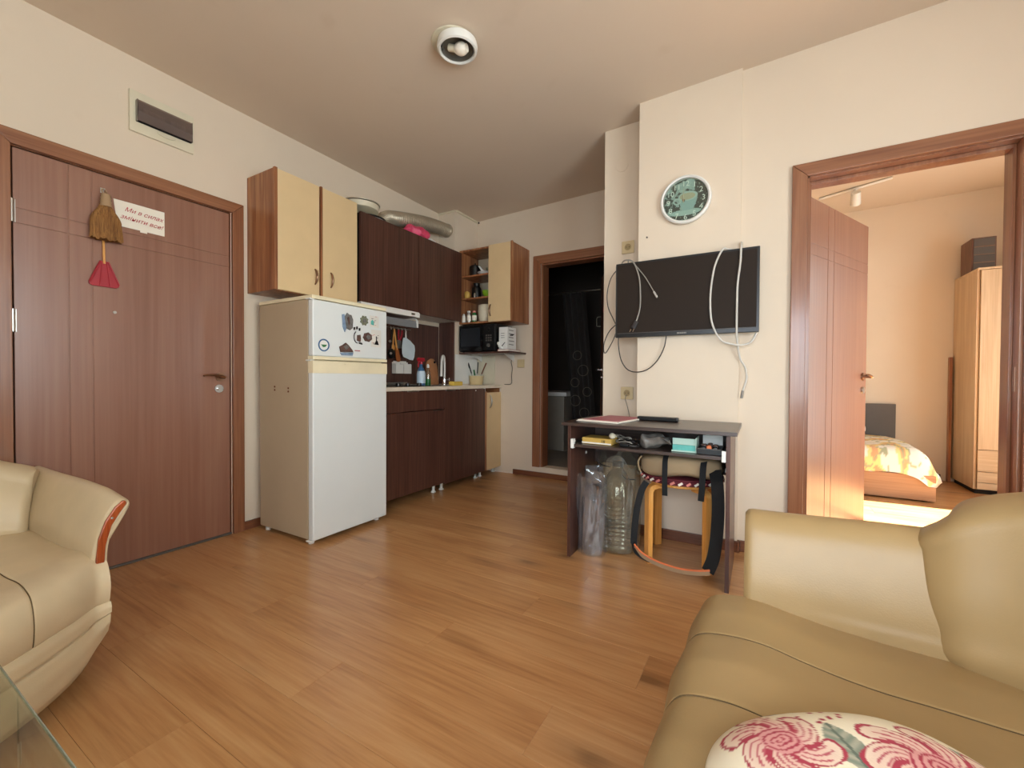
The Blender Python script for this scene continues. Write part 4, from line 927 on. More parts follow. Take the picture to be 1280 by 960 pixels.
# ================================================================ hood, backsplash and utensils
hd = thing('range_hood', 'white slim extractor hood under the dark wall cabinet', 'range hood', (0.2, 2.44, 1.4))
b = B(); b.box(0.003, 0.300, 2.14, 2.765, 1.490, 1.5345, 0.003); part(hd, 'body', M['white'], b)
b = B(); b.box(0.02, 0.28, 2.16, 2.745, 1.486, 1.4895, 0.001); part(hd, 'grease_filter', M['steel'], b)
b = B(); b.poly([(0.03, 1.485), (0.26, 1.485), (0.285, 1.462), (0.285, 1.405), (0.278, 1.405), (0.276, 1.458), (0.255, 1.478), (0.03, 1.478)], 'y', 2.745, 2.762, 0.001); part(hd, 'bracket', M['white'], b, recalc=True)
b = B(); b.box(0.262, 0.276, 2.16, 2.744, 1.402, 1.462, 0.004); part(hd, 'visor', M['frost'], b)
b = B(); b.box(0.30, 0.304, 2.66, 2.70, 1.505, 1.52, 0.001); part(hd, 'switch', M['steel'], b)

b = B(); b.box(0.001, 0.016, 2.12, 3.345, 0.915, 1.489, 0.001); solo('backsplash_panel', M['wenge'], b, 'dark wenge backsplash panel behind the cooktop', 'panel')
b = B(); b.box(0.018, 0.204, 3.352, 3.3685, 0.915, 1.527, 0.001); solo('backsplash_panel', M['wenge'], b, 'dark wenge panel cladding the front of the pipe shaft', 'panel')
b = B(); b.box(0.205, 0.213, 3.372, 3.748, 0.915, 1.21, 0.001); solo('splash_guard', M['white'], b, 'white splash guard on the shaft side under the microwave', 'panel')
b = B(); b.box(0.214, 0.43, 3.750, 3.759, 0.915, 1.205, 0.001); solo('splash_guard', M['offwhite'], b, 'cream splash guard on the back wall behind the utensil basket', 'panel')

rl = thing('utensil_rail', 'steel hook rail on the dark backsplash under the hood', 'rail', (0.04, 2.78, 1.41))
b = B(); b.cyl((0.045, 2.60, 1.415), (0.045, 2.92, 1.415), 0.004, n=10); part(rl, 'bar', M['steel'], b)
for yy in (2.62, 2.90): b = B(); b.cyl((0.0165, yy, 1.415), (0.045, yy, 1.415), 0.004, n=10); part(rl, 'bracket', M['steel'], b)
HK = [2.672, 2.705, 2.755, 2.80, 2.845]
for yy in HK: b = B(); b.tube([(0.045, yy, 1.4215), (0.0515, yy, 1.414), (0.050, yy, 1.402), (0.056, yy, 1.397), (0.062, yy, 1.404)], 0.002, 6); part(rl, 'hook', M['white'], b)
u = thing('ladle', 'black ladle with steel cup hanging leftmost on the hook rail', 'ladle', (0.06, 2.668, 1.15)); b = B(); b.tube([(0.058, 2.672, 1.395), (0.060, 2.668, 1.31), (0.060, 2.664, 1.22)], 0.0045, 8); part(u, 'handle', M['black'], b)
b = B(); b.blob((0.066, 2.662, 1.185), (0.022, 0.036, 0.044), 1.0, 20, 12); part(u, 'bowl', M['black'], b)
for dz in (1.29, 1.185): b = B(); b.blob((0.078 if dz < 1.2 else 0.066, 2.645, dz), (0.010, 0.014, 0.013), 1.0, 12, 8); part(u, 'rivet', M['steel'], b)
u = thing('wooden_spatula', 'brown wooden spatula hanging on the hook rail beside the ladle', 'spatula', (0.06, 2.74, 1.15)); b = B(); b.tube([(0.060, 2.700, 1.400), (0.062, 2.712, 1.32), (0.064, 2.728, 1.22)], 0.0075, 8); part(u, 'handle', M['birch'], b)
b = B(); b.poly([(2.712, 1.24), (2.738, 1.24), (2.752, 1.20), (2.770, 1.14), (2.762, 1.118), (2.738, 1.115), (2.722, 1.125), (2.716, 1.17)], 'x', 0.060, 0.068, 0.003); part(u, 'blade', plain('worn brown wood', '#a0592a', 0.5), b)
u = thing('wooden_spoon', 'pale wooden spoon handle behind the brown spatula', 'spoon', (0.05, 2.695, 1.25)); b = B(); b.tube([(0.056, 2.705, 1.398), (0.052, 2.698, 1.33), (0.050, 2.697, 1.26)], 0.005, 8); part(u, 'handle', M['birch'], b); b = B(); b.blob((0.049, 2.698, 1.24), (0.008, 0.020, 0.03), 1.0, 16, 10); part(u, 'bowl', M['birch'], b)
for q, (ya, yb, mt, lab) in enumerate(((2.752, 2.757, 'red', 'red-handled kitchen turner between the spatula and the red tongs'), (2.792, 2.772, 'red', 'red kitchen tongs in front of the white cutting mat'))):
    u = thing('kitchen_turner' if q == 0 else 'kitchen_tongs', lab, 'utensil', (0.06, ya, 1.3)); b = B(); b.tube([(0.058, ya+0.004, 1.400), (0.060, ya, 1.36), (0.058, yb, 1.31)], 0.008, 8, flat=0.6); part(u, 'handle', M[mt], b)
    b = B(); b.box(0.054, 0.058, yb-0.014, yb+0.014, 1.235, 1.308, 0.002); part(u, 'blade', M['steel'], b)
u = thing('cutting_mat', 'white translucent cutting mat hanging on the hook rail', 'cutting board', (0.06, 2.86, 1.25))
b = B(); b.poly([(2.800, 1.333), (2.835, 1.335), (2.885, 1.312), (2.940, 1.272), (2.948, 1.235), (2.938, 1.165), (2.922, 1.135), (2.880, 1.138), (2.800, 1.162), (2.786, 1.19), (2.782, 1.24), (2.790, 1.30)], 'x', 0.068, 0.074, 0.003); part(u, 'sheet', plain('pale blue white plastic', '#cfdbe2', 0.35), b, recalc=True)
b = B(); b.tube([(0.071, 2.826, 1.336), (0.068, 2.830, 1.37), (0.062, 2.842, 1.396), (0.066, 2.838, 1.37), (0.072, 2.836, 1.336)], 0.004, 8); part(u, 'hanging_loop', M['white'], b)
u = thing('sponge_caddy', 'white double plastic caddy fixed to the dark backsplash below the utensils', 'caddy', (0.06, 2.81, 1.0))
for (y0, y1) in ((2.712, 2.805), (2.810, 2.905)):
    b = B(); b.box(0.020, 0.024, y0, y1, 1.012, 1.115, 0.001); b.box(0.066, 0.070, y0, y1, 1.012, 1.095, 0.001); b.box(0.024, 0.066, y0, y0+0.004, 1.012, 1.100, 0.001); b.box(0.024, 0.066, y1-0.004, y1, 1.012, 1.100, 0.001); b.box(0.024, 0.066, y0+0.004, y1-0.004, 1.012, 1.016)
    part(u, 'pocket', M['white'], b)
b = B(); b.box(0.0165, 0.0195, 2.73, 2.89, 1.06, 1.125, 0.001); part(u, 'backing', M['white'], b)

# ================================================================ worktop and base units
ZW = 0.905
wk = thing('worktop', 'pale kitchen worktop with sink cut-out behind the fridge', 'worktop', (0.25, 2.95, 0.88))
b = B(); b.box(0.001, 0.515, 2.10, 2.98, 0.877, ZW, 0.002); b.box(0.001, 0.09, 2.98, 3.16, 0.877, ZW); b.box(0.42, 0.515, 2.98, 3.16, 0.877, ZW, 0.001); b.box(0.001, 0.515, 3.16, 3.35, 0.877, ZW); b.box(0.214, 0.515, 3.35, 3.759, 0.877, ZW, 0.001); b.box(0.514, 0.518, 2.10, 3.759, 0.876, ZW+0.0005, 0.001)
part(wk, 'slab', M['worktop'], b)
b = B(); b.box(0.0905, 0.4195, 2.9805, 3.1595, 0.80, 0.803); b.box(0.0905, 0.093, 2.9805, 3.1595, 0.803, ZW+0.002); b.box(0.417, 0.4195, 2.9805, 3.1595, 0.803, ZW+0.002); b.box(0.093, 0.417, 2.9805, 2.983, 0.803, ZW+0.002); b.box(0.093, 0.417, 3.157, 3.1595, 0.803, ZW+0.002)
b.box(0.07, 0.0905, 2.96, 3.18, ZW+0.0005, ZW+0.003, 0.001); b.box(0.4195, 0.44, 2.96, 3.18, ZW+0.0005, ZW+0.003, 0.001); part(wk, 'sink_bowl', M['steel'], b)
hb = thing('cooktop', 'black two-ring cooktop with knobs set in the worktop', 'cooktop', (0.25, 2.6, ZW))
b = B(); b.box(0.06, 0.46, 2.35, 2.86, ZW+0.0005, ZW+0.006, 0.002); part(hb, 'glass_plate', M['hob'], b)
b = B(); b.box(0.055, 0.059, 2.345, 2.865, ZW+0.0005, ZW+0.03, 0.001); part(hb, 'back_trim', M['steel'], b)
for (cx_, cy_) in ((0.19, 2.50), (0.19, 2.73)): b = B(); b.lathe([(0, 0), (0.075, 0), (0.078, 0.003), (0.075, 0.006), (0, 0.006)], (cx_, cy_, ZW+0.0062), 40); part(hb, 'hotplate', M['grey'], b)
for (cx_, cy_) in ((0.425, 2.385), (0.425, 2.49), (0.425, 2.62)):
    b = B(); b.lathe([(0, 0), (0.020, 0), (0.018, 0.022), (0, 0.024)], (cx_, cy_, ZW+0.0062), 24); part(hb, 'knob', M['black'], b)

def base_unit(name, label, y0, y1, xb=0.02):
    c = thing(name, label, 'cabinet', (0.25, (y0+y1)/2, 0)); b = B()
    b.box(xb, 0.49, y0, y0+0.016, 0.075, 0.8765, 0.001); part(c, 'side_panel', M['wenge'], b)
    b = B(); b.box(xb, 0.49, y1-0.016, y1, 0.075, 0.8765, 0.001); part(c, 'side_panel', M['wenge'], b)
    b = B(); b.box(xb, 0.49, y0+0.0165, y1-0.0165, 0.075, 0.091, 0.001); part(c, 'bottom', M['wenge'], b)
    b = B(); b.box(xb, xb+0.006, y0+0.0165, y1-0.0165, 0.0915, 0.785); part(c, 'back_panel', M['dark'], b)
    for fx in (xb+0.06, 0.43):
        for fy in (y0+0.05, y1-0.05): b = B(); b.lathe([(0, 0), (0.022, 0), (0.022, 0.006), (0.012, 0.014), (0.012, 0.066), (0.018, 0.0745), (0, 0.0745)], (fx, fy, 0), 16); part(c, 'foot', M['white'], b)
    return c
c = base_unit('drawer_cabinet', 'dark wenge base cabinet with a drawer beside the fridge', 2.13, 2.842)
b = B(); b.box(0.491, 0.509, 2.132, 2.843, 0.716, 0.874, 0.0015); d = part(c, 'drawer', M['wenge'], b)
b = B(); b.box(0.509, 0.520, 2.40, 2.52, 0.866, 0.8735, 0.0015); part(d, 'handle', M['steel'], b)
b = B(); b.box(0.491, 0.509, 2.132, 2.843, 0.080, 0.711, 0.0015); d = part(c, 'door', M['wenge'], b)
b = B(); b.box(0.509, 0.520, 2.70, 2.815, 0.703, 0.7105, 0.0015); part(d, 'handle', M['steel'], b)
c = base_unit('sink_cabinet', 'dark wenge base cabinet with one door under the sink', 2.846, 3.462, 0.215)
b = B(); b.box(0.491, 0.509, 2.846, 3.462, 0.066, 0.872, 0.0015); d = part(c, 'door', M['wenge'], b)
b = B(); b.box(0.509, 0.520, 2.86, 2.98, 0.864, 0.8715, 0.0015); part(d, 'handle', M['steel'], b)
b = B(); b.cyl((0.509, 3.30, 0.858), (0.513, 3.30, 0.858), 0.006, n=12); part(d, 'door_bumper', M['white'], b)
c = thing('base_cabinet', 'narrow cream base cabinet at the end of the worktop', 'cabinet', (0.3, 3.62, 0))
b = B(); b.box(0.215, 0.49, 3.478, 3.494, 0.062, 0.876, 0.001); part(c, 'side_panel', M['white'], b)
b = B(); b.box(0.21, 0.49, 3.742, 3.757, 0.062, 0.876, 0.001); part(c, 'side_panel', M['walnut'], b)
b = B(); b.box(0.21, 0.49, 3.4945, 3.7415, 0.062, 0.078, 0.001); part(c, 'bottom', M['white'], b)
b = B(); b.box(0.491, 0.509, 3.494, 3.757, 0.064, 0.832, 0.002); d = part(c, 'door', M['cream'], b)
b = B(); b.box(0.486, 0.508, 3.4665, 3.4935, 0.064, 0.845, 0.001); part(c, 'edge_strip', M['walnut'], b)
bow_handle_y(d, 0.509, 3.545, 0.745, 0.13, 1, 'steel')
for fx in (0.43,):
    for fy in (3.485, 3.73): b = B(); b.lathe([(0, 0), (0.020, 0), (0.020, 0.006), (0.011, 0.014), (0.011, 0.055), (0.016, 0.0615), (0, 0.0615)], (fx, fy, 0), 16); part(c, 'foot', M['white'], b)

# things on the worktop
s = thing('spray_bottle', 'blue and white spray bottle with red trigger head by the sink', 'spray bottle', (0.20, 2.89, ZW))
b = B(); b.lathe([(0, 0), (0.036, 0), (0.038, 0.008), (0.038, 0.10), (0.030, 0.135), (0.014, 0.165), (0.014, 0.185), (0, 0.185)], (0.20, 2.89, ZW+0.0065), 28); part(s, 'body', M['blue'], b)
b = B(); b.lathe([(0.0385, 0.015), (0.0388, 0.02), (0.0388, 0.10), (0.0330, 0.125)], (0.20, 2.89, ZW+0.0065), 28); part(s, 'label_band', M['spraybody'], b)
b = B(); b.cyl((0.20, 2.89, ZW+0.192), (0.20, 2.89, ZW+0.216), 0.015, n=16); b.box(0.185, 0.215, 2.850, 2.925, ZW+0.214, ZW+0.250, 0.008); b.cyl((0.20, 2.852, ZW+0.234), (0.20, 2.836, ZW+0.234), 0.006, n=10); b.tube([(0.20, 2.865, ZW+0.215), (0.20, 2.852, ZW+0.19), (0.20, 2.856, ZW+0.165)], 0.006, 8); part(s, 'trigger_head', M['red'], b)
s = thing('soap_bottle', 'slim clear bottle of green dish soap with white cap', 'bottle', (0.20, 3.00, ZW))
b = B(); b.lathe([(0, 0), (0.024, 0), (0.026, 0.006), (0.026, 0.06)], (0.13, 3.06, ZW+0.0005), 24); part(s, 'liquid', M['darkgreen'], b)
b = B(); b.lathe([(0.027, 0.058), (0.027, 0.10), (0.016, 0.14), (0.010, 0.150), (0.010, 0.165), (0, 0.165)], (0.13, 3.06, ZW+0.0005), 24); part(s, 'body', M['bottle'], b)
b = B(); b.lathe([(0, 0.165), (0.013, 0.165), (0.012, 0.190), (0.004, 0.20), (0, 0.20)], (0.13, 3.06, ZW+0.0005), 20); part(s, 'cap', M['white'], b)
b = B(); b.poly([(2.985, 0), (3.145, 0), (3.150, 0.18), (3.140, 0.225), (3.105, 0.258), (3.065, 0.262), (3.02, 0.24), (2.992, 0.205), (2.985, 0.16)], 'x', -0.008, 0.008, 0.005)
o = b
TM = Matrix.Translation((0.055, 0.155, ZW+0.0008)) @ Matrix.Rotation(math.radians(-8), 4, 'Y')
bmesh.ops.transform(o.bm, matrix=TM, verts=o.bm.verts)
cb = thing('chopping_board', 'brown wooden chopping board leaning on the dark backsplash', 'cutting board', (0.06, 3.12, ZW)); part(cb, 'board', plain('warm board wood', '#b07a52', 0.55, var=0.1, vscale=18), o, recalc=True)
b = B(); b.cyl((0.030, 3.265, ZW+0.225), (0.0395, 3.265, ZW+0.2245), 0.011, n=20); part(cb, 'hole', M['dark'], b)
s = thing('faucet', 'kitchen faucet with tall white looped spout and chrome lever', 'faucet', (0.14, 3.250, ZW))
b = B(); b.lathe([(0, 0), (0.026, 0), (0.026, 0.01), (0.020, 0.02), (0.020, 0.06), (0.012, 0.066), (0, 0.066)], (0.13, 3.300, ZW+0.0005), 24); b.tube([(0.13, 3.300, ZW+0.055), (0.14, 3.350, ZW+0.052), (0.15, 3.365, ZW+0.05)], 0.014, 12); part(s, 'body', M['chrome'], b)
b = B(); b.tube([(0.15, 3.355, ZW+0.058), (0.155, 3.365, ZW+0.10), (0.16, 3.375, ZW+0.15)], 0.006, 10); part(s, 'lever', M['white'], b)
b = B(); b.tube([(0.13, 3.300, ZW+0.06), (0.13, 3.305, ZW+0.17), (0.135, 3.292, ZW+0.255), (0.145, 3.265, ZW+0.285), (0.155, 3.235, ZW+0.265), (0.165, 3.215, ZW+0.19), (0.17, 3.205, ZW+0.085)], lambda q: 0.010 + 0.003*q, 14); part(s, 'spout', M['white'], b)
b = B(); b.box(0.23, 0.29, 3.045-0.06, 3.045+0.075, ZW+0.0045, ZW+0.042, 0.008); 
bmesh.ops.translate(b.bm, vec=(0.19, 0.02, -0.003), verts=b.bm.verts); solo('sponge', M['yellow'], b, 'yellow sponge beside the sink faucet', 'sponge')
b = B()
ub = thing('utensil_basket', 'small cream wicker basket of knives on the worktop corner', 'basket', (0.29, 3.62, ZW))
b.lathe([(0, 0), (0.062, 0), (0.066, 0.004), (0.072, 0.085), (0.075, 0.088), (0.075, 0.093), (0.068, 0.093), (0.062, 0.008), (0, 0.006)], (0.29, 3.62, ZW+0.0008), 32); part(ub, 'body', plain('cream basket weave', '#d6bd8c', 0.7, bmp=0.8, bscale=220), b)
b = B(); b.tube([(0.29+0.075*math.cos(a), 3.62+0.075*math.sin(a), ZW+0.093) for a in [i*PI/12 for i in range(24)]], 0.004, 6, closed=True, smooth=0); part(ub, 'rim', M['offwhite'], b)
for (nm, lab, p0, p1, w, mt, bl) in (('knife', 'large knife with thick black handle leaning left in the basket', (0.27, 3.61, ZW+0.02), (0.205, 3.59, ZW+0.235), 0.011, 'black', 'steel'), ('knife', 'black-handled knife standing upright in the basket', (0.29, 3.63, ZW+0.02), (0.305, 3.63, ZW+0.235), 0.008, 'black', 'steel'), ('scissors', 'brown-handled scissors leaning right in the basket', (0.31, 3.62, ZW+0.02), (0.400, 3.64, ZW+0.225), 0.009, 'rust', 'steel'), ('wooden_fork', 'white-handled fork at the front of the basket', (0.27, 3.59, ZW+0.02), (0.235, 3.565, ZW+0.17), 0.007, 'white', 'steel'), ('green_peeler', 'dark green peeler standing low in the basket', (0.30, 3.60, ZW+0.02), (0.285, 3.585, ZW+0.155), 0.010, 'darkgreen', 'steel')):
    a_, c_ = Vector(p0), Vector(p1); mm_ = a_.lerp(c_, 0.45); k_ = thing(nm, lab, 'utensil', p0)
    b = B(); b.tube([mm_, c_], w, 10, flat=0.6); part(k_, 'handle', M[mt], b); b = B(); b.tube([a_, mm_], w*0.8, 8, flat=0.3); part(k_, 'blade', M[bl], b)

# shelf with microwave, box, book
sh = thing('wall_shelf', 'dark wall shelf under the corner cabinet carrying the microwave', 'shelf', (0.54, 3.76, 1.21))
b = B(); b.box(0.214, 0.80, 3.43, 3.759, 1.214, 1.2305, 0.001); part(sh, 'board', M['wenge'], b)
for xx in (0.27, 0.66): b = B(); b.poly([(3.759, 1.2135), (3.56, 1.2135), (3.755, 1.14), (3.759, 1.14)], 'x', xx, xx+0.004, 0.001); part(sh, 'bracket', M['white'], b, recalc=True)
mw = thing('microwave', 'black microwave oven on the wall shelf under the corner cabinet', 'microwave', (0.43, 3.58, 1.231))
b = B(); b.box(0.222, 0.648, 3.425, 3.745, 1.2375, 1.497, 0.006); part(mw, 'body', M['black'], b)
b = B(); b.box(0.226, 0.515, 3.412, 3.4245, 1.242, 1.492, 0.004); d = part(mw, 'door', M['hob'], b)
b = B(); b.box(0.250, 0.480, 3.4095, 3.412, 1.285, 1.465, 0.001); part(d, 'window_pane', plain('dark microwave window', '#23262a', 0.12), b)
b = B(); b.box(0.5165, 0.645, 3.412, 3.4245, 1.242, 1.492, 0.003); cp = part(mw, 'control_panel', M['black'], b)
for k, zz in enumerate((1.44, 1.29)):
    b = B(); b.lathe([(0, 0), (0.018, 0), (0.016, -0.014), (0, -0.015)], (0.58, 3.4118, zz), 24, axis='y'); part(cp, 'knob', M['grey'] if k else M['black'], b)
for r_ in range(3):
    for q in range(3): b = B(); b.box(0.545+q*0.025, 0.562+q*0.025, 3.4095, 3.4118, 1.33+r_*0.024, 1.345+r_*0.024, 0.001); part(cp, 'button', M['grey'], b)
for xx in (0.25, 0.62): b = B(); b.cyl((xx, 3.46, 1.231), (xx, 3.46, 1.2373), 0.012, n=12); part(mw, 'foot', M['black'], b)
bk = thing('book', 'flat red book under the white carton on the wall shelf', 'book', (0.78, 3.55, 1.231))
b = B(); b.box(0.665, 0.79, 3.435, 3.66, 1.231, 1.234, 0.001); b.box(0.665, 0.79, 3.435, 3.66, 1.248, 1.251, 0.001); b.box(0.665, 0.668, 3.435, 3.66, 1.234, 1.248); part(bk, 'cover', plain('dull red cover', '#8d3a30', 0.5), b)
b = B(); b.box(0.6685, 0.786, 3.440, 3.656, 1.2342, 1.2478); part(bk, 'pages', M['paper'], b)
bx_ = thing('white_carton', 'white printed carton standing beside the microwave', 'box', (0.765, 3.56, 1.2515))
b = B(); b.box(0.668, 0.763, 3.455, 3.62, 1.2515, 1.462, 0.002); part(bx_, 'carton', M['white'], b)
for k in range(5):
    b = B(); b.box(0.7635, 0.765, 3.48, 3.48+(0.10 if k % 2 else 0.085), 1.43-k*0.034, 1.436-k*0.034); part(bx_, 'printed_line', M['grey'], b)
b = B(); b.poly([(3.49, 1.38), (3.55, 1.384), (3.58, 1.40), (3.51, 1.392)], 'x', 0.7635, 0.765); part(bx_, 'printed_logo', M['black'], b)
for k in range(3): b = B(); b.box(0.69, 0.73, 3.4535, 3.4549, 1.40-k*0.02, 1.404-k*0.02); part(bx_, 'printed_line', M['grey'], b)
fg = thing('white_figurine', 'small white flower ornament in front of the carton', 'ornament', (0.71, 3.443, 1.2515))
for (dx_, dz_, r_) in ((-0.025, 0.055, 0.016), (0.0, 0.02, 0.013), (-0.015, 0.03, 0.014), (0.012, 0.010, 0.010)): b = B(); b.blob((0.70+dx_, 3.437, 1.2515+dz_), (r_, 0.010, r_), 1.0, 12, 8, 0.004, 40); part(fg, 'petal', M['white'], b)
b = B(); b.tube([(0.70, 3.44, 1.262), (0.715, 3.442, 1.285), (0.74, 3.446, 1.315)], 0.0035, 6); part(fg, 'stem', M['black'], b)
b = B(); b.tube([(0.655, 3.75, 1.26), (0.657, 3.740, 1.205), (0.640, 3.738, 1.14), (0.652, 3.738, 1.08), (0.645, 3.738, 1.0), (0.640, 3.740, 0.92), (0.56, 3.74, 0.912)], 0.003, 8); solo('microwave_cable', M['cabled'], b, 'thin dark cable hanging from the microwave to the worktop', 'cable')

# ================================================================ sockets on walls
def socket(label, x, y, z, s=0.082, hole=True):
    r = thing('wall_socket' if hole else 'blank_plate', label, 'socket' if hole else 'wall plate', (x, y, z))
    b = B(); b.box(x-s/2, x+s/2, y-0.012, y-0.0005, z-s/2, z+s/2, 0.004); part(r, 'plate', M['switch'], b)
    if hole:
        b = B(); b.lathe([(0.021, -0.0125), (0.024, -0.0145), (0.0255, -0.0125)], (x, y, z), 32, axis='y'); part(r, 'rim', M['switch'], b)
        b = B(); b.cyl((x, y-0.0122, z), (x, y-0.0132, z), 0.0205, n=28); part(r, 'well', plain('socket well', '#a08a60', 0.5), b)
        for s_ in (-1, 1): b = B(); b.cyl((x+s_*0.0095, y-0.0132, z), (x+s_*0.0095, y-0.0139, z), 0.0028, n=10); part(r, 'pin_hole', M['black'], b)
    return r
socket('blank beige wall plate between the white carton and the bathroom doorway', 0.743, 3.76, 1.124, 0.083, False)
socket('beige wall socket above the television corner', 2.048, 2.90, 1.868, 0.085)
socket('beige wall socket low above the desk with a thin cable', 2.050, 2.90, 0.880, 0.085)
b = B(); b.lathe([(0, -0.004), (0.038, -0.004), (0.042, -0.0025), (0.042, -0.0005), (0, -0.0005)], (2.0, 2.90, 2.43), 40, axis='y'); solo('junction_cover', M['wall'], b, 'round painted-over junction cover high on the narrow wall strip', 'wall plate')
b = B(); b.cyl((2.213, 2.7198, 1.857), (2.213, 2.712, 1.857), 0.005, n=10); solo('wall_plug', M['grey'], b, 'small grey wall plug between clock and upper socket', 'wall plug')
b = B(); b.tube([(2.048, 2.885, 0.870), (2.045, 2.870, 0.84), (2.060, 2.868, 0.79), (2.080, 2.86, 0.70), (2.10, 2.80, 0.55)], 0.0025, 6); solo('thin_cable', M['cableg'], b, 'thin cable running down from the low socket behind the desk', 'cable')

# ================================================================ clock
ck = thing('wall_clock', 'round white wall clock with a teacup dial on the column', 'clock', (2.437, 2.72, 2.036))
CX, CZ, CR = 2.437, 2.037, 0.140
b = B(); b.lathe([(CR-0.016, -0.034), (CR-0.008, -0.040), (CR, -0.034), (CR+0.003, -0.018), (CR-0.004, -0.0008), (0, -0.0008), (0, -0.012), (CR-0.018, -0.012), (CR-0.018, -0.030)], (CX, 2.72, CZ), 72, axis='y'); part(ck, 'rim', M['white'], b)
def dial(u, v):
    a = 2*PI*v; r = u*(CR-0.0185); return (CX + r*math.cos(a), 2.7068, CZ + r*math.sin(a))
TEAL, TDK, TLT, MILK = lin('#93b0aa'), lin('#2e302a'), lin('#a9c0b6'), lin('#b5ae90')
def dialc(co):
    x, z = (co.x-CX)/CR, (co.z-CZ)/CR
    n_ = noise.noise(Vector((x*5, z*5, 0))); c = mix3(TDK, TLT, 0.75 if (n_ > 0.05 and x < 0.35) else 0.05)
    n2 = noise.noise(Vector((x*14, z*14, 5)))
    if n2 > 0.35: c = mix3(c, TLT, 0.5)
    # smoke, cup, rim, saucer
    if abs(z-0.62-0.1*math.sin(x*9)) < 0.18 and -0.25 < x < 0.35: c = mix3(c, TLT, 0.8)
    if -0.28 < x < 0.46 and z < 0.18 and ((x-0.09)/0.37)**2 + ((z-0.16)/0.62)**2 < 1: c = TEAL
    if ((x-0.09)/0.38)**2 + ((z-0.17)/0.20)**2 < 1: c = TLT
    if ((x-0.07)/0.31)**2 + ((z-0.16)/0.14)**2 < 1: c = MILK
    hdl = ((x+0.34)/0.17)**2 + ((z-0.0)/0.14)**2
    if 0.35 < hdl < 1: c = TLT
    sc_ = ((x-0.0)/0.62)**2 + ((z+0.50)/0.13)**2
    if sc_ < 1 and not (-0.2 < x < 0.35 and z > -0.42): c = TLT
    return c
b = B(); b.grid(dial, 70, 160, closed_v=True); bmesh.ops.remove_doubles(b.bm, verts=b.bm.verts, dist=1e-5); part(ck, 'dial', M['printg'], b, paint=dialc, recalc=True)
for h in range(1, 13):
    a = PI/2 - h*PI/6; rr_ = CR*0.70
    text_mesh('numeral', str(h), 0.044, on_y(CX + rr_*math.cos(a), 2.7055, CZ + rr_*math.sin(a) - 0.015), plain('pale numeral', '#e6ece0', 0.4) if h == 1 else bpy.data.materials['pale numeral'], ck, 0.0004, 0, 'CENTER')
for nm, ang, ln_, w in (('minute_hand', PI/2 - 0.02, 0.070, 0.003), ('hour_hand', PI/2 + 0.06, 0.05, 0.004)):
    b = B(); dv = Vector((math.cos(ang), 0, math.sin(ang))); b.tube([Vector((CX-0.01, 2.700, CZ)) - dv*0.012, Vector((CX-0.01, 2.700, CZ)) + dv*ln_], w, 6, r_end=w*0.5, flat=0.5); part(ck, nm, M['offwhite'], b)
b = B(); b.cyl((CX-0.01, 2.7055, CZ), (CX-0.01, 2.698, CZ), 0.007, n=16); part(ck, 'hub', M['bronze'], b)
b = B(); b.cyl((CX, 2.6905, CZ), (CX, 2.6915, CZ), CR-0.0165, n=64); part(ck, 'glass', M['glass'], b)

# ================================================================ television and cables
tv = thing('television', 'black flat television mounted crooked over the wall corner', 'television', (2.43, 2.70, 1.47))
TX0, TX1, TZ0, TZ1 = 2.036, 2.823, 1.236, 1.700
b = B(); b.box(TX0, TX1, 2.6605, 2.69, TZ0, TZ1, 0.004); b.box(TX0+0.12, TX1-0.12, 2.6905, 2.712, TZ0+0.06, TZ1-0.1, 0.008); part(tv, 'housing', M['black'], b)
b = B(); b.box(TX0+0.013, TX1-0.013, 2.6580, 2.6600, TZ0+0.028, TZ1-0.013, 0.0005); part(tv, 'screen', M['tvglass'], b)
b = B(); b.box(TX0, TX0+0.0035, 2.6585, 2.6602, TZ0+0.002, TZ1-0.012); b.box(TX0+0.012, TX1-0.012, 2.6578, 2.6602, TZ0+0.0245, TZ0+0.0265); part(tv, 'bezel', M['grey'], b)
b = B()
for k in range(7): b.box(2.405+k*0.0075, 2.4105+k*0.0075, 2.6596, 2.6604, TZ0+0.009, TZ0+0.017)
tag(part(tv, 'maker_lettering', M['cableg'], b), kind='stuff')
b = B(); b.box(2.40, 2.46, 2.7125, 2.7195, 1.40, 1.60, 0.002); part(tv, 'wall_mount', M['black'], b)
def cable(label, mat, pts, r=0.004, ends=None):
    c = thing('hanging_cable', label, 'cable', pts[0]); b = B(); b.tube(pts, r, 8, smooth=10); part(c, 'cord', M[mat], b)
    if ends: ends(c)
    return c
def plug(c):
    b = B(); b.box(-0.014, 0.014, -0.007, 0.007, -0.03, 0.02, 0.005, M=Matrix.Translation((2.163, 2.648, 1.315)) @ Matrix.Rotation(math.radians(28), 4, 'Y')); part(c, 'plug', M['steel'] if False else M['cabled'], b)
    for s_ in (-1, 1): b = B(); b.cyl((2.153+s_*0.0095-0.006, 2.648, 1.285), (2.145+s_*0.0095-0.006, 2.648, 1.268), 0.0024, n=8); part(c, 'pin', M['chrome'], b)
cable('grey power cord with two-pin plug hanging over the television screen', 'cableg', [(2.055, 2.70, 1.69), (2.075, 2.672, 1.712), (2.105, 2.655, 1.716), (2.142, 2.650, 1.702), (2.165, 2.650, 1.66), (2.185, 2.650, 1.59), (2.192, 2.650, 1.50), (2.190, 2.650, 1.41), (2.175, 2.649, 1.35), (2.168, 2.648, 1.33)], 0.0045, plug)
def usb(c):
    b = B(); b.tube([(2.272, 2.648, 1.502), (2.292, 2.648, 1.466)], 0.010, 10, flat=0.6); part(c, 'connector', M['cable'], b)
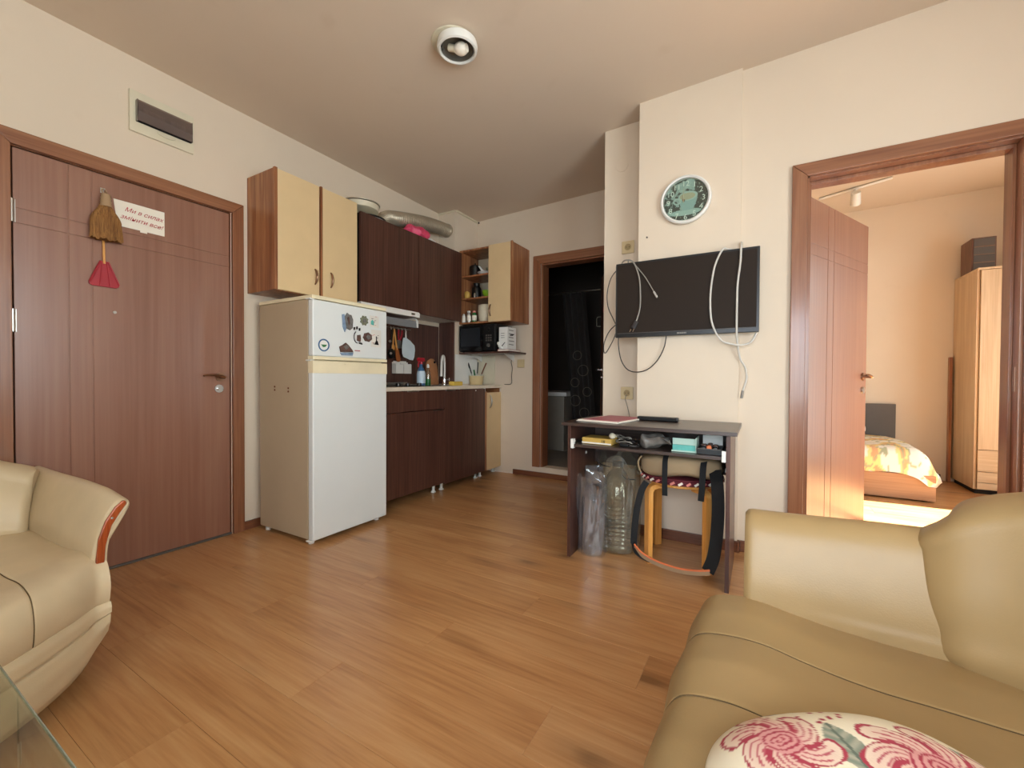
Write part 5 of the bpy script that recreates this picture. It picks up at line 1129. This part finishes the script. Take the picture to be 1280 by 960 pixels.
cable('thin cable with pale connector hanging over the television screen', 'cableg', [(2.10, 2.70, 1.68), (2.115, 2.66, 1.712), (2.140, 2.650, 1.700), (2.180, 2.649, 1.65), (2.225, 2.648, 1.588), (2.272, 2.648, 1.504)], 0.003, usb)
cable('black cable looping beside the left edge of the television', 'cabled', [(2.060, 2.695, 1.68), (2.030, 2.70, 1.672), (1.990, 2.70, 1.62), (1.968, 2.70, 1.53), (1.975, 2.70, 1.44), (2.01, 2.70, 1.36), (2.030, 2.70, 1.31), (2.02, 2.70, 1.25), (1.985, 2.70, 1.18), (1.960, 2.70, 1.145), (1.948, 2.70, 1.16), (1.95, 2.71, 1.22), (1.985, 2.71, 1.29), (2.05, 2.70, 1.34)], 0.0032)
cable('dark cable loop hanging below the left half of the television', 'cabled', [(2.046, 2.70, 1.26), (2.045, 2.70, 1.19), (2.062, 2.70, 1.10), (2.10, 2.70, 1.04), (2.155, 2.70, 1.02), (2.225, 2.70, 1.035), (2.285, 2.70, 1.09), (2.325, 2.70, 1.17), (2.338, 2.70, 1.25)], 0.0032)
cable('white cable loop draped over the right half of the television', 'cable', [(2.70, 2.70, 1.70), (2.665, 2.672, 1.708), (2.640, 2.652, 1.700), (2.605, 2.650, 1.62), (2.588, 2.650, 1.52), (2.582, 2.650, 1.42), (2.588, 2.650, 1.32), (2.608, 2.650, 1.25), (2.642, 2.652, 1.195), (2.69, 2.665, 1.175), (2.74, 2.675, 1.168), (2.785, 2.69, 1.185), (2.812, 2.70, 1.235)], 0.0055)
cable('long white cable hanging over the right end of the television down to the column edge', 'cable', [(2.735, 2.71, 1.69), (2.733, 2.700, 1.74), (2.733, 2.652, 1.700), (2.730, 2.650, 1.62), (2.718, 2.650, 1.50), (2.716, 2.650, 1.38), (2.716, 2.651, 1.26), (2.718, 2.668, 1.20), (2.732, 2.70, 1.10), (2.760, 2.705, 1.04), (2.765, 2.705, 0.98), (2.748, 2.705, 0.915)], 0.0055, lambda c: part(c, 'plug', M['cableg'], B().tube([(2.748, 2.705, 0.915), (2.742, 2.705, 0.872)], 0.007, 10)))

# ================================================================ desk with its contents
DZ = 0.742
dk = thing('computer_desk', 'dark wenge computer desk with pull-out tray against the column', 'desk', (2.32, 2.4, 0))
b = B(); b.box(1.905, 2.748, 2.125, 2.62, DZ-0.018, DZ, 0.0015); part(dk, 'tabletop', M['wengeh'], b)
for x0, x1 in ((1.925, 1.943), (2.702, 2.720)): b = B(); b.box(x0, x1, 2.165, 2.60, 0, DZ-0.0185, 0.001); part(dk, 'side_panel', M['wenge'], b)
b = B(); b.box(1.944, 2.701, 2.560, 2.576, 0.46, DZ-0.019, 0.001); part(dk, 'back_panel', M['wengeh'], b)
tr = B(); tr.box(1.962, 2.683, 2.165, 2.50, 0.606, 0.622, 0.001); tray = part(dk, 'pull_out_tray', M['wengeh'], tr)
for s_, x0 in ((1, 1.9435), (-1, 2.6835)):
    b = B(); b.box(x0, x0+0.018, 2.18, 2.50, 0.618, 0.632, 0.001); part(dk, 'runner', M['steel'], b)
    b = B(); b.box(x0-0.0, x0+0.018, 2.158, 2.185, 0.598, 0.650, 0.003); part(dk, 'runner_cap', M['white'], b)
for (fx, fy) in ((1.934, 2.20), (1.934, 2.57), (2.711, 2.20), (2.711, 2.57)): pass
b = B(); b.cyl((2.698, 2.20, 0.555), (2.7015, 2.20, 0.555), 0.010, n=14); b.cyl((1.9435, 2.4, 0.54), (1.947, 2.4, 0.54), 0.008, n=12); part(dk, 'cam_cap', M['white'], b)

fo = thing('folder', 'pink and white paper folder on the desk top', 'folder', (2.1, 2.4, DZ)); RF = Matrix.Translation((2.10, 2.38, DZ+0.0006)) @ Matrix.Rotation(math.radians(-10), 4, 'Z')
b = B(); b.box(-0.125, 0.125, -0.17, 0.17, 0, 0.003, 0.001, M=RF); b.box(-0.120, 0.128, -0.165, 0.165, 0.0032, 0.008, 0.001, M=RF); part(fo, 'papers', M['paper'], b)
b = B(); b.box(-0.095, 0.115, -0.15, 0.168, 0.0082, 0.0105, 0.0008, M=RF); part(fo, 'cover', plain('dusty pink card', '#b0636e', 0.5), b)
sb = thing('sound_bar', 'slim black sound bar lying at the back of the desk top', 'sound bar', (2.34, 2.48, DZ)); b = B(); b.box(2.228, 2.448, 2.45, 2.49, DZ+0.0005, DZ+0.024, 0.006); part(sb, 'body', M['black'], b)
b = B(); b.box(2.236, 2.44, 2.4475, 2.4498, DZ+0.005, DZ+0.019, 0.001); part(sb, 'grille', plain('speaker cloth', '#191919', 0.9, bmp=0.5, bscale=500), b)

TZ = 0.6225
bb = thing('yellow_book', 'yellow paperback box with number 18 lying on the pull-out tray', 'book', (2.06, 2.25, TZ)); RB = Matrix.Translation((2.076, 2.268, TZ+0.0004)) @ Matrix.Rotation(math.radians(-3), 4, 'Z')
b = B(); b.box(-0.083, 0.083, -0.06, 0.06, 0, 0.034, 0.002, M=RB); part(bb, 'cover', M['bookyellow'], b)
b = B(); b.box(-0.083, 0.083, -0.0615, -0.0602, 0.003, 0.010, M=RB); part(bb, 'pale_band', M['paper'], b)
text_mesh('number', '18', 0.022, on_y(2.100, 2.2050, TZ+0.011), M['dark'], bb, 0.0004)
b = B(); b.blob((2.155, 2.225, TZ+0.050), (0.018, 0.018, 0.016), 1.0, 18, 12); b.cyl((2.155, 2.26, TZ+0.046), (2.155, 2.31, TZ+0.042), 0.009, n=12); solo('cable_reel', M['offwhite'], b, 'round cream knob of a cable reel on the yellow book', 'reel')
r3 = random.Random(11)
tc = thing('tangled_cables', 'tangle of dark grey cables and adapters on the pull-out tray', 'cables', (2.25, 2.28, TZ))
for k in range(7):
    cx_, cy_ = 2.215 + r3.uniform(-0.03, 0.06), 2.27 + r3.uniform(-0.04, 0.06)
    pts = [(cx_ + (0.035+0.02*r3.random())*math.cos(a+k), cy_ + 0.04*math.sin(a*1.0+k*0.7), TZ + 0.006 + 0.006*k + 0.006*math.sin(2*a+k)) for a in [j*0.9 for j in range(12)]]
    b = B(); b.tube(pts, 0.0032, 6, smooth=4); part(tc, 'cord', M['cabled'] if k % 3 else M['cableg'], b)
b = B(); b.box(2.20, 2.245, 2.20, 2.24, TZ+0.0005, TZ+0.022, 0.004); part(tc, 'adapter', M['black'], b)
b = B(); b.blob((2.375, 2.25, TZ+0.040), (0.075, 0.055, 0.030), 0.8, 44, 24, 0.03, 17); solo('grey_film_bag', plain('grey film bag', '#6f6a64', 0.35, var=0.3, vscale=30), b, 'crumpled grey film bag in the middle of the pull-out tray', 'bag', angle=25)
gb = thing('turquoise_card', 'turquoise and mint card propped in a clear tray, beside the wire basket', 'card', (2.51, 2.23, TZ))
b = B(); b.box(2.462, 2.566, 2.213, 2.216, TZ+0.004, TZ+0.034, 0.0008); part(gb, 'card', M['mint'], b)
b = B(); b.box(2.462, 2.566, 2.2128, 2.2162, TZ+0.0345, TZ+0.066, 0.0008); part(gb, 'card', M['mintpale'], b)
b = B(); b.box(2.458, 2.572, 2.205, 2.209, TZ+0.0005, TZ+0.008, 0.001); b.box(2.567, 2.571, 2.205, 2.32, TZ+0.0005, TZ+0.072, 0.001); b.box(2.458, 2.566, 2.209, 2.32, TZ+0.0003, TZ+0.003); part(gb, 'tray', M['mintpale'], b)
wbk = thing('wire_basket', 'dark mesh basket full of small gadgets at the right of the pull-out tray', 'basket', (2.63, 2.26, TZ))
b = B(); b.box(2.576, 2.680, 2.195, 2.34, TZ+0.0005, TZ+0.003, 0.001); 
for (x0, x1, y0, y1) in ((2.576, 2.680, 2.195, 2.197), (2.576, 2.680, 2.338, 2.340), (2.576, 2.578, 2.197, 2.338), (2.678, 2.680, 2.197, 2.338)): b.box(x0, x1, y0, y1, TZ+0.003, TZ+0.024)
part(wbk, 'mesh_wall', M['black'], b)
b = B(); b.tube([(2.576, 2.195, TZ+0.026), (2.680, 2.195, TZ+0.026), (2.680, 2.340, TZ+0.026), (2.576, 2.340, TZ+0.026)], 0.0025, 6, closed=True, smooth=0); part(wbk, 'rim', M['grey'], b)
for k in range(9):
    cx_, cy_ = 2.600 + (k % 3)*0.026, 2.215 + (k//3)*0.038
    b = B(); b.blob((cx_, cy_, TZ+0.024+0.006*(k % 2)), (0.012, 0.016, 0.014), 0.5, 12, 8, 0.003, 30)
    solo('small_gadget', M['orange'] if k == 1 else (MB_[1] if k % 2 else M['black']), b, 'orange plug among the gadgets in the mesh basket' if k == 1 else 'small dark gadget in the mesh basket', 'gadget', None if k == 1 else 'dark gadgets in the mesh basket')
b = B(); b.box(2.585, 2.676, 2.345, 2.352, TZ+0.0005, TZ+0.075, 0.001); solo('white_envelope', M['white'], b, 'white card standing behind the gadgets on the tray', 'card')

# water bottle in smoky bag
wt = thing('water_bottle', 'large ribbed clear water bottle with dark cap under the desk', 'bottle', (2.13, 2.42, 0))
prof = [(0.0, 0.004), (0.075, 0.0), (0.092, 0.012), (0.094, 0.035)]
z = 0.04
while z < 0.27: prof += [(0.094, z), (0.088, z+0.007), (0.088, z+0.012), (0.094, z+0.019)]; z += 0.024
prof += [(0.095, 0.30), (0.092, 0.34), (0.078, 0.39), (0.050, 0.44), (0.030, 0.462), (0.028, 0.49), (0, 0.49)]
b = B(); b.lathe(prof, (2.135, 2.40, 0.001), 48); part(wt, 'body', M['bottle'], b, angle=60)
b = B(); b.cyl((2.135, 2.40, 0.478), (2.135, 2.40, 0.502), 0.031, n=28); part(wt, 'cap', M['cabled'], b)
b = B(); b.tube([(2.10, 2.37, 0.475), (2.055, 2.33, 0.495), (2.04, 2.31, 0.53)], 0.003, 6); b.tube([(2.17, 2.37, 0.44), (2.20, 2.34, 0.425), (2.25, 2.33, 0.43)], 0.003, 6); part(wt, 'carry_strap', M['cabled'], b)
def film(c, w, d, h, fold, seed, taper=0.0, lean=0.0, tw=0.0):
    def f(u, v):
        a = 2*PI*v; z = h*u; k = 1 - taper*u
        rx, ry = w*k, d*k
        s_ = 1 + fold*(0.5*math.sin(a*5+seed+u*2)+0.35*math.sin(a*9+seed*2-u*3)+0.25*noise.noise(Vector((math.cos(a)*3, math.sin(a)*3, u*4+seed))))
        se = lambda q, e: math.copysign(abs(q)**e, q)
        return (c[0] + rx*se(math.cos(a+tw*u), 0.7)*s_ + lean*u, c[1] + ry*se(math.sin(a+tw*u), 0.7)*s_, c[2] + z + (0.035*math.sin(a*4+seed)*smooth01((u-0.8)/0.2)))
    return f
b = B(); b.grid(film((2.145, 2.42, 0.02), 0.108, 0.115, 0.50, 0.07, 1.3, 0.02), 30, 110, closed_v=True); solo('smoky_plastic_bag', M['greybag'], b, 'greyish plastic bag wrapped around the big water bottle', 'bag', angle=60)
b = B(); b.grid(film((2.034, 2.275, 0.004), 0.070, 0.055, 0.40, 0.16, 4.1, -0.15, -0.01, 0.5), 34, 120, closed_v=True)
b.grid(film((2.035, 2.275, 0.004), 0.045, 0.040, 0.34, 0.22, 2.2, -0.3, 0.0, 1.0), 24, 70, closed_v=True)
cpb = thing('clear_plastic_bag', 'crumpled clear plastic bag standing by the left desk panel', 'bag', (2.03, 2.28, 0)); part(cpb, 'film', M['clear'], b, angle=45)
b = B(); b.lathe([(0, 0), (0.030, 0), (0.036, 0.01), (0.036, 0.035), (0.030, 0.05)], (2.02, 2.265, 0.006), 28); part(cpb, 'folded_bottom', M['clear'], b)
b = B(); b.blob((2.045, 2.30, 0.435), (0.055, 0.04, 0.055), 0.7, 36, 20, 0.035, 14); part(cpb, 'knotted_top', M['clear'], b, angle=25)

# stool with canvas bag
st = thing('stool', 'honey birch stool with bent legs under the desk', 'stool', (2.465, 2.465, 0))
b = B(); b.lathe([(0, 0), (0.170, 0), (0.175, 0.004), (0.175, 0.020), (0.170, 0.024), (0, 0.024)], (2.465, 2.465, 0.418), 48); part(st, 'seat', M['birch'], b)
for (lx, ly) in ((2.318, 2.312), (2.305, 2.618), (2.622, 2.312), (2.615, 2.618)):
    c_ = Vector((2.465, 2.465, 0)); d = (c_ - Vector((lx, ly, 0))).normalized(); p = Vector((lx, ly, 0))
    b = B(); w = 0.022; t_ = 0.013
    prof_ = [(0, 0), (0, 0.375), (0.006, 0.397), (0.022, 0.412), (0.045, 0.4175), (0.11, 0.4175), (0.11, 0.394), (0.052, 0.394), (0.034, 0.388), (0.027, 0.37), (0.026, 0)]
    t2 = bmesh.new(); v_ = [t2.verts.new((q[0], -w, q[1])) for q in prof_]; f_ = t2.faces.new(v_); r_ = bmesh.ops.extrude_face_region(t2, geom=[f_]); bmesh.ops.translate(t2, vec=(0, 2*w, 0), verts=[g for g in r_['geom'] if isinstance(g, bmesh.types.BMVert)]); bmesh.ops.recalc_face_normals(t2, faces=t2.faces); bmesh.ops.bevel(t2, geom=[e for e in t2.edges if abs((e.verts[0].co-e.verts[1].co).y) < 1e-6], offset=0.003, segments=2, affect='EDGES')
    b._add(t2, Matrix.Translation((lx, ly, 0.0005)) @ Matrix.Rotation(math.atan2(d.y, d.x), 4, 'Z')); part(st, 'leg', M['birch'], b)
cu = thing('seat_pad', 'striped red and pink edged seat pad on the birch stool', 'cushion', (2.465, 2.465, 0.442))
b = B(); b.lathe([(0, 0), (0.195, 0), (0.205, 0.010), (0.205, 0.018), (0.190, 0.026), (0, 0.028)], (2.465, 2.465, 0.4425), 64); part(cu, 'pad', M['burgundy'], b)
NS = 34
for k in range(NS):
    a0 = 2*PI*k/NS; q = []
    for s_ in (0, 0.5): q.append((2.465+0.207*math.cos(a0+s_*2*PI/NS*1.0), 2.465+0.207*math.sin(a0+s_*2*PI/NS*1.0), 0.4445+0.018*s_*1.4))
    b = B(); b.tube(q, 0.0065, 6); part(cu, 'stripe', M['pink'] if k % 2 else M['paper'], b)
for zz, mt in ((0.4665, 'burgundy'), (0.4445, 'burgundy')):
    b = B(); b.tube([(2.465+0.206*math.cos(a), 2.465+0.206*math.sin(a), zz) for a in [i*PI/24 for i in range(48)]], 0.0042, 6, closed=True, smooth=0); part(cu, 'piping', M[mt], b)
cbg = thing('canvas_backpack', 'beige canvas backpack with black straps lying on the stool', 'backpack', (2.47, 2.44, 0.472))
b = B(); b.blob((2.475, 2.43, 0.530), (0.205, 0.175, 0.060), 0.55, 64, 30, 0.018, 9); part(cbg, 'body', M['canvas'], b)
for k in range(1): b = B(); b.tube([(2.30, 2.262, 0.575), (2.285, 2.255, 0.545), (2.29, 2.262, 0.505), (2.30, 2.265, 0.49)], 0.004, 6); part(cbg, 'seam', M['canvas'], b)
def strap(pts, w, t_, mat, name='strap', side=(1, 0, 0)):
    """flat webbing: rectangular section swept along points, wide in `side`"""
    b = B(); P_ = [Vector(p) for p in pts]; q = []; m_ = len(P_)
    for i in range(m_-1):
        a, b0, c, d = P_[max(i-1, 0)], P_[i], P_[i+1], P_[min(i+2, m_-1)]
        for k in range(8): u = k/8; q.append(0.5*((2*b0)+(c-a)*u+(2*a-5*b0+4*c-d)*u*u+(3*b0-a-3*c+d)*u**3))
    q.append(P_[-1]); S = Vector(side).normalized(); R_ = []
    for i, p in enumerate(q):
        d = (q[min(i+1, len(q)-1)] - q[max(i-1, 0)]).normalized(); s_ = (S - d*S.dot(d)).normalized(); n_ = d.cross(s_)
        R_.append([b.bm.verts.new(p + s_*w*sx_ + n_*t_*sy_) for sx_, sy_ in ((-0.5, -0.5), (0.5, -0.5), (0.5, 0.5), (-0.5, 0.5))])
    for A_, C_ in zip(R_, R_[1:]):
        for k in range(4): b.bm.faces.new((A_[k], A_[(k+1) % 4], C_[(k+1) % 4], C_[k]))
    b.bm.faces.new(R_[0][::-1]); b.bm.faces.new(R_[-1])
    return part(cbg, name, M[mat], b, recalc=True)
strap([(2.42, 2.40, 0.592), (2.42, 2.30, 0.588), (2.42, 2.258, 0.565), (2.421, 2.243, 0.53), (2.421, 2.240, 0.46), (2.422, 2.243, 0.388)], 0.026, 0.003, 'blackcloth')
strap([(2.600, 2.40, 0.585), (2.600, 2.30, 0.580), (2.598, 2.258, 0.555), (2.596, 2.245, 0.50), (2.594, 2.240, 0.44), (2.590, 2.243, 0.385)], 0.028, 0.003, 'blackcloth')
strap([(2.330, 2.25, 0.445), (2.310, 2.225, 0.40), (2.292, 2.205, 0.30), (2.285, 2.190, 0.20), (2.283, 2.185, 0.135)], 0.032, 0.004, 'blackcloth', 'shoulder_strap', (1, 0.4, 0))
strap([(2.283, 2.185, 0.145), (2.296, 2.180, 0.105), (2.33, 2.175, 0.085), (2.37, 2.172, 0.075)], 0.03, 0.004, 'blackcloth', 'shoulder_strap', (0, 0, 1))
strap([(2.288, 2.182, 0.122), (2.33, 2.172, 0.090), (2.40, 2.168, 0.066), (2.50, 2.166, 0.054), (2.58, 2.168, 0.060), (2.64, 2.175, 0.072)], 0.022, 0.005, 'webbing', 'grab_strap', (0, -0.3, 1))
strap([(2.288, 2.178, 0.136), (2.33, 2.168, 0.104), (2.40, 2.164, 0.080), (2.50, 2.162, 0.068), (2.58, 2.164, 0.074), (2.64, 2.171, 0.086)], 0.007, 0.006, 'orange', 'strap_edging', (0, -0.3, 1))
strap([(2.645, 2.30, 0.53), (2.662, 2.235, 0.47), (2.668, 2.215, 0.36), (2.664, 2.200, 0.24), (2.652, 2.188, 0.14), (2.630, 2.180, 0.075)], 0.055, 0.006, 'blackcloth', 'shoulder_strap', (1, -0.2, 0))

# ================================================================ ceiling lamp
LX, LY = 1.49, 1.735; LZ = ceil_z(LX)
cl = thing('ceiling_lamp', 'round white recessed-style ceiling lamp with tilted bare bulb', 'lamp', (LX, LY, LZ-0.001))
b = B(); b.lathe([(0, -0.0015), (0.108, -0.0015), (0.112, -0.004), (0.108, -0.008), (0, -0.008)], (LX-0.022, LY-0.004, LZ), 48); part(cl, 'ceiling_plate', M['offwhite'], b)
b = B(); b.lathe([(0.084, -0.008), (0.098, -0.010), (0.102, -0.030), (0.099, -0.048), (0.090, -0.052), (0.084, -0.048), (0.080, -0.012)], (LX, LY, LZ), 56); part(cl, 'ring', M['white'], b)
b = B(); b.lathe([(0.080, -0.044), (0.076, -0.016), (0.05, -0.0095), (0, -0.0090)], (LX, LY, LZ), 48); part(cl, 'reflector', plain('dull grey reflector', '#8a857b', 0.4, 0.6), b)
b = B(); b.cyl((LX-0.045, LY-0.010, LZ-0.022), (LX-0.010, LY+0.0, LZ-0.034), 0.017, n=18); part(cl, 'socket', M['offwhite'], b)
b = B(); b.tube([(LX-0.010, LY, LZ-0.034), (LX+0.010, LY+0.004, LZ-0.040), (LX+0.035, LY+0.008, LZ-0.045), (LX+0.052, LY+0.010, LZ-0.047)], lambda s_: 0.019 + 0.012*math.sin(PI*min(1, s_*1.1)), 18); part(cl, 'bulb', M['lampglass'], b)
for k in range(5):
    a = PI + 0.35 + k*0.28; b = B(); b.blob((LX+0.0795*math.cos(a), LY+0.0795*math.sin(a), LZ-0.030), (0.003, 0.004, 0.009), 1.0, 10, 6); part(cl, 'vent_slot', M['dark'], b)

# ================================================================ bathroom glimpse
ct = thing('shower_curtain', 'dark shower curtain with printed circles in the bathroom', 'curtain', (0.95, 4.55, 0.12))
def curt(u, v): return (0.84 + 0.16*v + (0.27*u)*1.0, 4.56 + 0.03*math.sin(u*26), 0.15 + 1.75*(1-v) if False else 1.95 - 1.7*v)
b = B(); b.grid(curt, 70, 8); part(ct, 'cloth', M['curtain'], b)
for k, (uu, vv, r_) in enumerate(((0.3, 0.60, 0.05), (0.7, 0.52, 0.06), (0.25, 0.72, 0.06), (0.6, 0.80, 0.055), (0.35, 0.88, 0.06), (0.8, 0.66, 0.05), (0.5, 0.42, 0.05))):
    c0 = Vector(curt(uu, vv)); b = B(); b.tube([(c0.x + r_*math.cos(a), 4.525, c0.z + r_*math.sin(a)) for a in [i*PI/12 for i in range(24)]], 0.003, 4, closed=True, smooth=0); part(ct, 'printed_circle', plain('faded circle print', '#6d655a', 0.8) if k == 0 else bpy.data.materials['faded circle print'], b)
b = B(); b.cyl((0.2, 4.56, 1.96), (1.30, 4.56, 1.96), 0.010, n=12); part(ct, 'rail', M['steel'], b)
bt = thing('bathtub', 'white edged washtub along the bathroom wall', 'bathtub', (0.5, 4.9, 0.1))
b = B(); b.box(0.10, 0.80, 4.72, 5.38, 0.1005, 0.76, 0.01); part(bt, 'apron', M['bathfloor'], b); b = B(); b.box(0.09, 0.84, 4.70, 5.39, 0.7605, 0.81, 0.01); part(bt, 'rim', M['white'], b)
b = B()
b.tube([(1.0, 5.385, 1.78), (1.12, 5.385, 1.78), (1.13, 5.385, 1.76), (1.13, 5.385, 1.68), (1.12, 5.385, 1.66), (0.98, 5.385, 1.66), (0.97, 5.385, 1.68), (0.97, 5.385, 1.76)], 0.006, 6, closed=True, smooth=2); solo('mirror_frame', M['offwhite'], b, 'small pale framed mirror outline on the dark bathroom wall', 'mirror')
nd = 1.70+dx*0.50+n2x*0.043; ne = 3.90+dy*0.50+n2y*0.043
b = B(); b.blob((nd, ne, 1.71), (0.012, 0.012, 0.05), 0.9, 14, 10, 0.01, 30); solo('pink_ornament', M['pink'], b, 'small pink ornament hanging on the open bathroom door', 'ornament')

# ================================================================ bedroom
bd = thing('bed', 'low wooden bed with dark grey headboard in the bedroom', 'bed', (3.2, 5.1, 0))
b = B(); b.box(2.45, 4.045, 4.60, 4.622, 0.012, 0.215, 0.003); part(bd, 'footboard', M['bedwood'], b)
b = B(); b.box(4.022, 4.045, 4.6225, 5.655, 0.012, 0.215, 0.003); part(bd, 'side_rail', M['bedwood'], b)
b = B(); b.box(2.45, 2.472, 4.6225, 5.655, 0.012, 0.215, 0.003); part(bd, 'side_rail', M['bedwood'], b)
for fx in (2.5, 3.99):
    for fy in (4.65, 5.6): b = B(); b.cyl((fx, fy, 0), (fx, fy, 0.0125), 0.02, n=12); part(bd, 'foot', M['black'], b)
b = B(); b.box(2.45, 4.015, 5.656, 5.684, 0.30, 0.735, 0.004); part(bd, 'headboard', M['grey'], b, label='dark grey headboard')
b = B(); b.blob((3.235, 5.14, 0.27), (0.78, 0.50, 0.12), 0.25, 60, 20); part(bd, 'mattress', M['white'], b)
# bedspread: draped grid
YEL, ORG, GRN, WHT = lin('#f0d56a'), lin('#d98a2c'), lin('#8a8f5a'), lin('#f3ece0')
def spread(u, v):
    x = 2.44 + u*1.72; y = 4.54 + v*1.10
    top = 0.415 + 0.02*math.sin(x*5)*math.sin(y*4)
    dx_ = max(0.0, x-3.93); dy_ = max(0.0, 4.72-y)
    drop = 0.0
    r_ = math.hypot(dx_/0.22, dy_/0.17); z = top - 0.20*smooth01(r_)*1.0 - 0.03*smooth01(dx_/0.2)*smooth01(dy_/0.15)
    z += 0.010*math.sin(x*17)*smooth01(dy_/0.12) + 0.010*math.sin(y*19)*smooth01(dx_/0.12)
    xx = min(x, 3.93 + 0.17*(1-math.exp(-dx_/0.12))); yy = 4.72 - 0.155*(1-math.exp(-dy_/0.08))
    z -= 0.055*math.exp(-((x-4.02)/0.07)**2)*smooth01((4.66-y)/0.1)
    return (xx if x > 3.93 else x, yy if y < 4.72 else y, max(z, 0.13))
def bedc(co):
    x, y, z = co.x, co.y, co.z*1.0
    q = Vector((x*8, (y - z)*8, 0)); n_ = noise.noise(q); n2 = noise.noise(q*2.7+Vector((5, 1, 0))); c = WHT
    if n_ > 0.04: c = YEL
    if n_ > 0.16 and n2 > -0.05: c = ORG
    if abs(noise.noise(q*1.3+Vector((9, 4, 0)))) < 0.045: c = GRN
    return mix3(c, WHT, 0.25)
b = B(); b.grid(spread, 170, 110); solo('bedspread', M['print'], b, 'yellow flowered bedspread draped over the low bed', 'bedspread', paint=bedc, angle=80)
b = B(); b.blob((3.45, 5.50, 0.495), (0.30, 0.14, 0.06), 0.6, 40, 18, 0.01, 6); solo('bed_pillow', M['white'], b, 'white pillow against the grey headboard', 'pillow')

wr = thing('wardrobe', 'pale oak wardrobe with drawers in the bedroom corner', 'wardrobe', (4.8, 5.4, 0))
b = B(); b.box(4.432, 4.450, 5.19, 5.69, 0.04, 1.925, 0.001); part(wr, 'side_panel', M['beech'], b)
b = B(); b.box(5.175, 5.193, 5.19, 5.69, 0.04, 1.925, 0.001); part(wr, 'side_panel', M['beech'], b)
b = B(); b.box(4.432, 5.193, 5.17, 5.69, 1.926, 1.944, 0.002); part(wr, 'top', M['beech'], b)
b = B(); b.box(4.4505, 5.1745, 5.19, 5.69, 0.04, 0.058, 0.001); part(wr, 'bottom', M['beech'], b)
b = B(); b.box(4.45, 5.175, 5.21, 5.66, 0.0, 0.039); part(wr, 'plinth', M['dark'], b)
b = B(); b.box(4.4505, 5.1745, 5.68, 5.69, 0.06, 1.92); part(wr, 'back_panel', M['beech'], b)
for (x0, x1) in ((4.452, 4.806), (4.809, 5.173)):
    b = B(); b.box(x0, x1, 5.171, 5.1895, 0.386, 1.922, 0.002); d = part(wr, 'door', M['beech'], b)
    b = B(); b.cyl((x0+0.16, 5.171, 1.15), (x0+0.16, 5.155, 1.15), 0.008, n=14); part(d, 'knob', M['steel'], b)
    for (z0, z1) in ((0.198, 0.382), (0.104, 0.194), (0.045, 0.100)): b = B(); b.box(x0, x1, 5.171, 5.1895, z0, z1, 0.002); part(wr, 'drawer', M['beechh'], b)
bx2 = thing('brown_speaker', 'dark brown wooden box standing on the wardrobe', 'box', (4.51, 5.45, 1.945)); 
b = B(); b.box(4.445, 4.600, 5.36, 5.60, 1.9445, 2.245, 0.003); part(bx2, 'body', wood('dark cabinet wood', '#4a3026', '#6b483a', '#8a6250', 'z', 14, 10, 0.4), b)
b = B(); b.box(4.455, 4.590, 5.352, 5.3595, 1.955, 2.235, 0.002); part(bx2, 'front_panel', M['grey'], b)
for k in range(3): b = B(); b.box(4.458, 4.587, 5.3485, 5.3518, 2.02+k*0.07, 2.025+k*0.07); part(bx2, 'trim_strip', M['bronze'], b)
b = B(); b.box(4.398, 4.418, 5.64, 5.69, 0.001, 1.20, 0.002); solo('leaning_board', M['walnut'], b, 'narrow brown board standing between the wall and the wardrobe', 'board')
tk = thing('track_light', 'white ceiling track light in the bedroom', 'lamp', (3.56, 4.96, ceil_z(3.56)))
p0, p1 = Vector((3.30, 5.06, ceil_z(3.30)-0.014)), Vector((3.80, 4.87, ceil_z(3.80)-0.014))
b = B(); b.tube([p0, p1], 0.013, 4, smooth=0); part(tk, 'track', M['white'], b)
for f_ in (0.52,):
    q = p0.lerp(p1, f_); b = B(); b.cyl(q - Vector((0, 0, 0.013)), q - Vector((0, 0, 0.045)), 0.012, n=12); b.cyl(q + Vector((0.0, -0.03, -0.045)), q + Vector((0.01, 0.05, -0.13)), 0.036, 0.040, n=24); part(tk, 'spot_head', M['white'], b)
